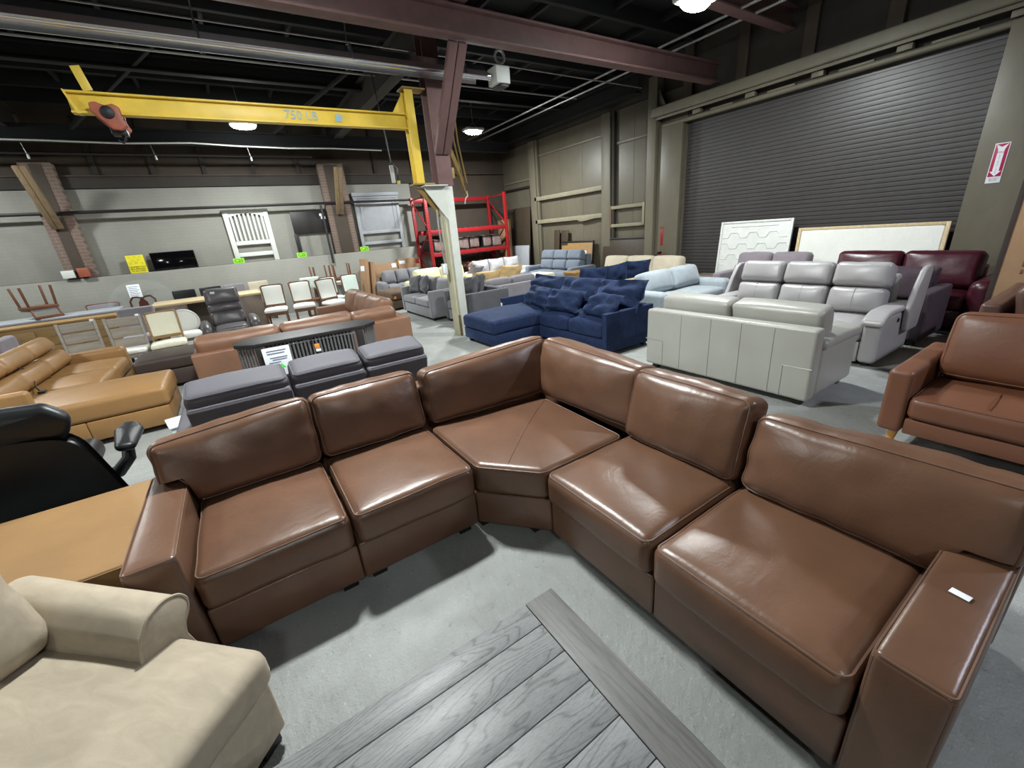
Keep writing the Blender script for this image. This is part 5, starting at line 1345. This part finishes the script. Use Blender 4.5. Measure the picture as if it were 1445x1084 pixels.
for y in (8.84, 12.15):
    b = MB(); b.box((9.06, y-.16, .001), (9.198, y+.16, 4.35), .006); struct(b.build('pier_right', 'beigetrim'))
    b = MB(); b.box((9.1, y-.26, .001), (9.198, y-.165, 4.35), .004); struct(b.build('trim_%d' % k, 'darkwall' if y < 9 else 'beigetrim')); k += 1
for y0, y1, z in ((9.01, 11.98, 3.9), (7.43, 8.57, 3.62), (12.32, 14.04, 3.3)):
    b = MB(); b.box((9.165, y0, z-.03), (9.199, y1, z+.03), .004); struct(b.build('trim_%d' % k, 'beigetrim')); k += 1
for y in (9.9, 10.9, 13.2, 8.0):
    b = MB(); b.box((9.193, y-.008, .001), (9.1995, y+.008, 4.3), .001); struct(b.build('trim_%d' % k, 'beigetrim')); k += 1
# frame of a closed-off opening in the far corner
b = MB()
b.box((9.12, 12.36, 0.01), (9.19, 12.42, 3.1), .004); b.box((9.12, 12.42, 3.04), (9.19, 14.0, 3.10), .004)
struct(b.build('trim_%d' % k, 'pipe')); k += 1
# lintel beam above the door
b = MB(); b.soft((.13, 4.2, .10), .03, (1, 4, 1), 3, None, T(9.06, 3.1, 3.97)); b.build
struct(b.build('beam_right', 'beigetrim'))
b = MB(); b.box((9.0, -1.1, 3.865), (9.19, 7.17, 3.872), .001); b.box((8.97, -1.1, 3.815), (9.0, 7.17, 3.865), .004); struct(b.build('trim_%d' % k, 'beigetrim')); k += 1
b = MB(); b.soft((.055, 3.35, .045), .04, (1, 6, 1), 3, None, T(9.12, 3.8, 3.685)); struct(b.build('lintel_right', 'beigetrim'))
for i in range(6):
    y = 6.2-1.12*i
    b = MB(); b.box((9.03, y-.09, 3.735), (9.15, y+.09, 3.812), .006); struct(b.build('trim_%d' % k, 'beigetrim')); k += 1
    b = MB(); b.box((9.10, y-.75, 3.722), (9.19, y-.28, 3.76), .006); struct(b.build('trim_%d' % k, 'beigetrim')); k += 1
for i in range(7):
    y = 6.5-1.15*i
    b = MB(); b.box((9.12, y-.10, 4.08), (9.198, y+.10, 5.1), .006); struct(b.build('trim_%d' % k, 'brownwall')); k += 1
# roof
b = MB(); b.box((-9, -7, 5.25), (9.6, 14.4, 5.35), .002); struct(b.build('ceiling', 'ceil'))
for i in range(17):
    y = -3.2+1.05*i
    if y > 13.9: break
    b = MB(); b.box((-9, y-.045, 5.0), (9.15, y+.045, 5.248), .004); struct(b.build('joist_ceiling', 'joist'))
for x in (-5.4, -4.2, -1.8, -.6, .6, 1.8, 4.4, 5.4, 6.6, 7.8):
    b = MB(); b.box((x-.03, -3, 5.10), (x+.03, 14.0, 5.2), .003)
    # thin deck battens between the joists
    struct(b.build('trim_%d' % k, 'joist')); k += 1
for x in (-2.95, 3.27):
    b = MB(); b.ibeam((x, 7.05, 4.64), (x, 14.0, 4.64), .22, .5, .02, .03); struct(b.build('girder_ceiling', 'darkwall'))
    b = MB(); b.ibeam((x, -3, 4.72), (x, 6.7, 4.72), .22, .42, .02, .03); struct(b.build('girder_ceiling', 'steelred'))
b = MB(); b.ibeam((8.85, 7.6, 4.66), (8.85, 14.0, 4.66), .2, .4, .02, .03); struct(b.build('girder_ceiling', 'joist'))
b = MB(); b.ibeam((-6, 5.83, 4.32), (9.05, 5.83, 4.32), .20, .33, .02, .03); struct(b.build('beam_ceiling', 'steelred'), 'long oxide red steel beam crossing overhead')
b = MB(); b.ibeam((3.5, 4.55, 4.74), (9.15, 4.55, 4.74), .20, .32, .02, .03); struct(b.build('beam_ceiling', 'steelred'))
b = MB(); b.ibeam((-6, 10.2, 4.85), (8.7, 10.2, 4.85), .16, .24, .02, .03); struct(b.build('beam_ceiling', 'joist'))
b = MB(); b.ibeam((-6, 12.9, 4.30), (8.7, 12.9, 4.30), .16, .30, .02, .03); struct(b.build('beam_ceiling', 'joist'))
for x0, y0, z0, x1, y1, z1 in ((-5.2, 13.6, 4.2, -2.95, 11.0, 4.9), (-5.0, 13.7, 4.2, -2.6, 11.3, 4.9), (-1.9, 12.6, 4.35, .2, 9.0, 5.0), (1.7, 12.6, 4.4, 3.2, 8.4, 4.95), (-1.2, 9.0, 4.95, 3.0, 9.4, 4.9)):
    b = MB(); b.bar((x0, y0, z0), (x1, y1, z1), .06, .06, .003); struct(b.build('brace_ceiling', 'joist'))
gT = 'timber knee braces on the back wall piers'
for x, lab in ((-2.95, 'pair of rough timber knee braces on the brick pier above the red alarm box'), (3.12, 'pair of rough timber knee braces on the brick pier between the dark and grey headboards')):
    r = thing('knee_brace', lab, 'brace', (x, 13.78, 2.6))
    for dx in (-.043, .043):
        b = MB(); b.bar((dx, -.045, 0), (dx, -.85, 1.12), .07, .12, .008, (1, 0, 0)); b.build('timber', 'timber', r)

# tube heater under the roof
th = thing('tube_heater', 'long aluminium radiant tube heater hung below the red beam', 'heater', (4.2, 6.45, 3.98))
hood = [(-.19, -.05), (-.17, .02), (-.08, .12), (.08, .12), (.17, .02), (.19, -.05), (.175, -.05), (.158, .012), (.075, .106), (-.075, .106), (-.158, .012), (-.175, -.05)]
b = MB(); b.prism(hood, 0, 9.2, T(-.25, 0, 0) @ Matrix(((0, 0, -1, 0), (1, 0, 0, 0), (0, 1, 0, 0), (0, 0, 0, 1)))); b.build('reflector_hood', 'alu', th, None, (0, 0, 0), 20)
b = MB(); b.tube([(-9.3, 0, .01), (-.06, 0, .01)], .05, 14); b.build('radiant_tube', 'alu', th)
b = MB(); b.tube([(-9.2, .24, .20), (-.1, .24, .20)], .014, 6); b.build('gas_pipe', 'wire', th)
b = MB(); b.box((-.05, -.13, -.09), (.20, .13, .14), .01); b.build('burner_box', 'white', th)
b = MB(); b.box((.02, -.12, -.13), (.17, .12, -.0905), .004); b.build('control_panel', 'black', th)
b = MB(); b.tube([(.13+.085*math.cos(a), .02, .30+.085*math.sin(a)) for a in [2*PI*i/20 for i in range(20)]], .02, 8, True); b.build('vent_ring', 'white', th)
for i in range(6):
    x = -.6-1.62*i
    b = MB(); b.tube([(x, -.2, -.06), (x, -.12, .13), (x, .0, .16), (x, .12, .13), (x, .2, -.06)], .012, 6); h_ = b.build('hanger_bracket', 'chrome', th)
    q = MB(); q.tube([(x, 0, .16), (x+.03, 0, .55), (x, .02, 1.01)], .008, 5); q.build('chain', 'wire', h_)

# high bay lamps
gL = 'high bay lamps'
def highbay(label, x, y, z, en, col=(.96, 1, .985), grp=gL):
    r = thing('high_bay_lamp', label, 'lamp', (x, y, z), 0, grp)
    b = MB(); b.soft((.26, .17, .04), .035, (1, 1, 1), 3, None, T(0, 0, .05)); b.build('housing', 'white', r)
    b = MB(); b.lathe([(.01, -.062), (.10, -.058), (.17, -.040), (.205, -.012), (.205, .008)], 24, Matrix.Diagonal((1.15, .72, 1, 1))); b.build('lens', 'lens', r, None, (0, 0, 0), 60)
    b = MB(); b.tube([(-.14, 0, .09), (0, 0, .22), (.14, 0, .09)], .006, 5); b.tube([(0, 0, .22), (0, 0, 5.0-z)], .006, 5); b.build('hanger', 'wire', r)
    l = bpy.data.lights.new('lamp_light', 'AREA'); l.shape = 'RECTANGLE'; l.size = .46; l.size_y = .28; l.energy = en; l.color = col; l.spread = R(180)
    lo = bpy.data.objects.new('lamp_light', l); C.objects.link(lo); lo.parent = r; lo.location = (0, 0, -.072)
    return r
EN = 420
highbay('bright high bay lamp near the roller door, cut by the top of the photo', 5.9, 4.17, 4.30, EN*.7)
highbay('high bay lamp right of the steel column above the far sofas', 6.35, 11.02, 4.28, EN)
highbay('high bay lamp behind the yellow jib boom', 1.02, 11.5, 4.28, EN*.62)
highbay('high bay lamp over the corner of the brown sectional, above the picture', .8, 3.5, 4.36, EN*.88)
highbay('high bay lamp over the left wall side, outside the picture', -4.6, 4.6, 4.30, EN*.45)
highbay('high bay lamp over the dining chairs, outside the picture', -4.4, 11.4, 4.30, EN*.4)
highbay('added unseen cool lamp behind the camera on the right for bluish light', 6.2, -2.6, 4.30, EN*.5, (.76, .80, 1))  # added lamp out of view, supplies the bluish light on right-hand edges
highbay('high bay lamp behind the camera', -.4, -3.2, 4.30, EN*.08)
highbay('high bay lamp far behind the camera on the left', -5.0, -3.0, 4.30, EN*.12)

# pipes, conduits and cords
def run(name, label, cat, pts, r, m, seg=6, grp=None):
    o = Vector(pts[0]); t = thing(name, label, cat, tuple(o), 0, grp)
    b = MB(); b.tube([Vector(p)-o for p in pts], r, seg); b.build('pipe', m, t); return t
run('conduit', 'bright steel conduit running under the roof toward the back wall, left of two', 'pipe', [(7.55, 13.9, 4.60), (7.5, 9, 4.60), (7.45, 5, 4.60), (7.4, .5, 4.60)], .02, 'wire')
run('conduit', 'bright steel conduit running under the roof toward the back wall, right of two', 'pipe', [(7.95, 13.9, 4.60), (7.9, 9, 4.60), (7.85, 5, 4.60), (7.8, .5, 4.60)], .02, 'wire')
run('wall_pipe', 'black iron pipe along the white back wall', 'pipe', [(-8.8, 13.76, 2.91), (5.45, 13.76, 2.91)], .035, 'pipe', 8)
run('drop_pipe', 'black iron pipe dropping in front of the dark espresso headboard', 'pipe', [(2.62, 13.70, 2.86), (2.62, 13.70, 1.25)], .03, 'pipe', 8)
run('wavy_conduit', 'thin white sagging conduit in front of the upper back wall', 'pipe', [(-5.2, 12.6, 4.12), (-2.4, 12.6, 4.12), (-1.2, 12.6, 4.10), (0, 12.6, 4.14), (.9, 12.6, 4.10), (2.0, 12.6, 4.08), (3.0, 12.6, 4.10), (4.3, 12.6, 4.08)], .016, 'white')
run('sprinkler_pipe', 'thin pale pipe above the jib boom under the dark roof', 'pipe', [(-6, 9.2, 4.72), (8.4, 9.2, 4.72)], .018, 'wire')
run('sprinkler_pipe', 'dark sprinkler pipe just in front of the upper back wall', 'pipe', [(-6, 13.3, 4.02), (2.6, 13.3, 4.02)], .03, 'pipe', 8)
run('gas_line', 'thin steel line strung beside the tube heater', 'pipe', [(-6, 7.2, 4.45), (4.3, 7.2, 4.45), (8.6, 7.3, 4.45)], .012, 'wire')
for i, x in enumerate((-2.75, -.72, 1.15)):
    t = thing('pull_cord', 'white tipped pull cord hanging under the roof, %s' % ('above the left brick pier', 'above the flat screen', 'above the white slatted headboard')[i], 'cord', (x, 13.0, 3.86), 0, 'pull cords')
    b = MB(); b.tube([(-.06, 0, .42), (-.02, 0, .1)], .007, 5); b.build('cord', 'wire', t)
    b = MB(); b.lathe([(.012, .09), (.022, .05), (.02, 0)], 10, T(-.015, 0, 0)); b.build('tip', 'white', t)
pd = thing('pendant_control', 'white pendant control with a yellow button hanging left of the column', 'control', (2.98, 8.25, 2.82))
b = MB(); b.box((-.07, -.02, -.08), (.0, .02, .22), .008); b.build('body', 'white', pd)
b = MB(); b.lathe([(.03, 0), (.03, .1)], 12, T(.06, 0, -.04)); b.build('socket', 'black', pd)
b = MB(); b.lathe([(.03, 0), (.03, .05)], 12, T(.06, 0, -.092)); b.build('yellow_button', 'yellow', pd)
b = MB(); b.tube([(-.03, 0, .22), (-.05, 0, .7), (-.12, 0, 1.6)], .01, 6); b.tube([(.06, 0, .06), (.07, 0, .16), (-.03, 0, .26)], .01, 6); b.build('cable', 'pipe', pd)

# ---------------------------------------------------------------- camera, world, exposure
cam = bpy.data.cameras.new('camera'); co_ = bpy.data.objects.new('camera', cam); C.objects.link(co_)
cam.sensor_fit = 'HORIZONTAL'; cam.sensor_width = 36; cam.lens = 36*580.13/1445; cam.clip_start = .02; cam.clip_end = 100
yaw, pit, rol = R(31.947), R(20.509), R(-5.0)
f = Vector((math.sin(yaw)*math.cos(pit), math.cos(yaw)*math.cos(pit), -math.sin(pit)))
r = Vector((math.cos(yaw), -math.sin(yaw), 0)); u = r.cross(f)
r2 = r*math.cos(rol)+u*math.sin(rol); u2 = -r*math.sin(rol)+u*math.cos(rol)
mw = Matrix((r2, u2, -f)).transposed().to_4x4(); mw.translation = (0, 0, 1.75)
co_.matrix_world = mw
bpy.context.scene.camera = co_
w = bpy.data.worlds.new('world'); bpy.context.scene.world = w; w.use_nodes = True
w.node_tree.nodes['Background'].inputs[0].default_value = (.80, .85, 1, 1); w.node_tree.nodes['Background'].inputs[1].default_value = .02
vs_ = bpy.context.scene.view_settings
bpy.context.scene.display_settings.display_device = 'sRGB'
vs_.view_transform = 'Standard'; vs_.look = 'None'; vs_.gamma = 1; vs_.use_curve_mapping = False; vs_.exposure = -0.3
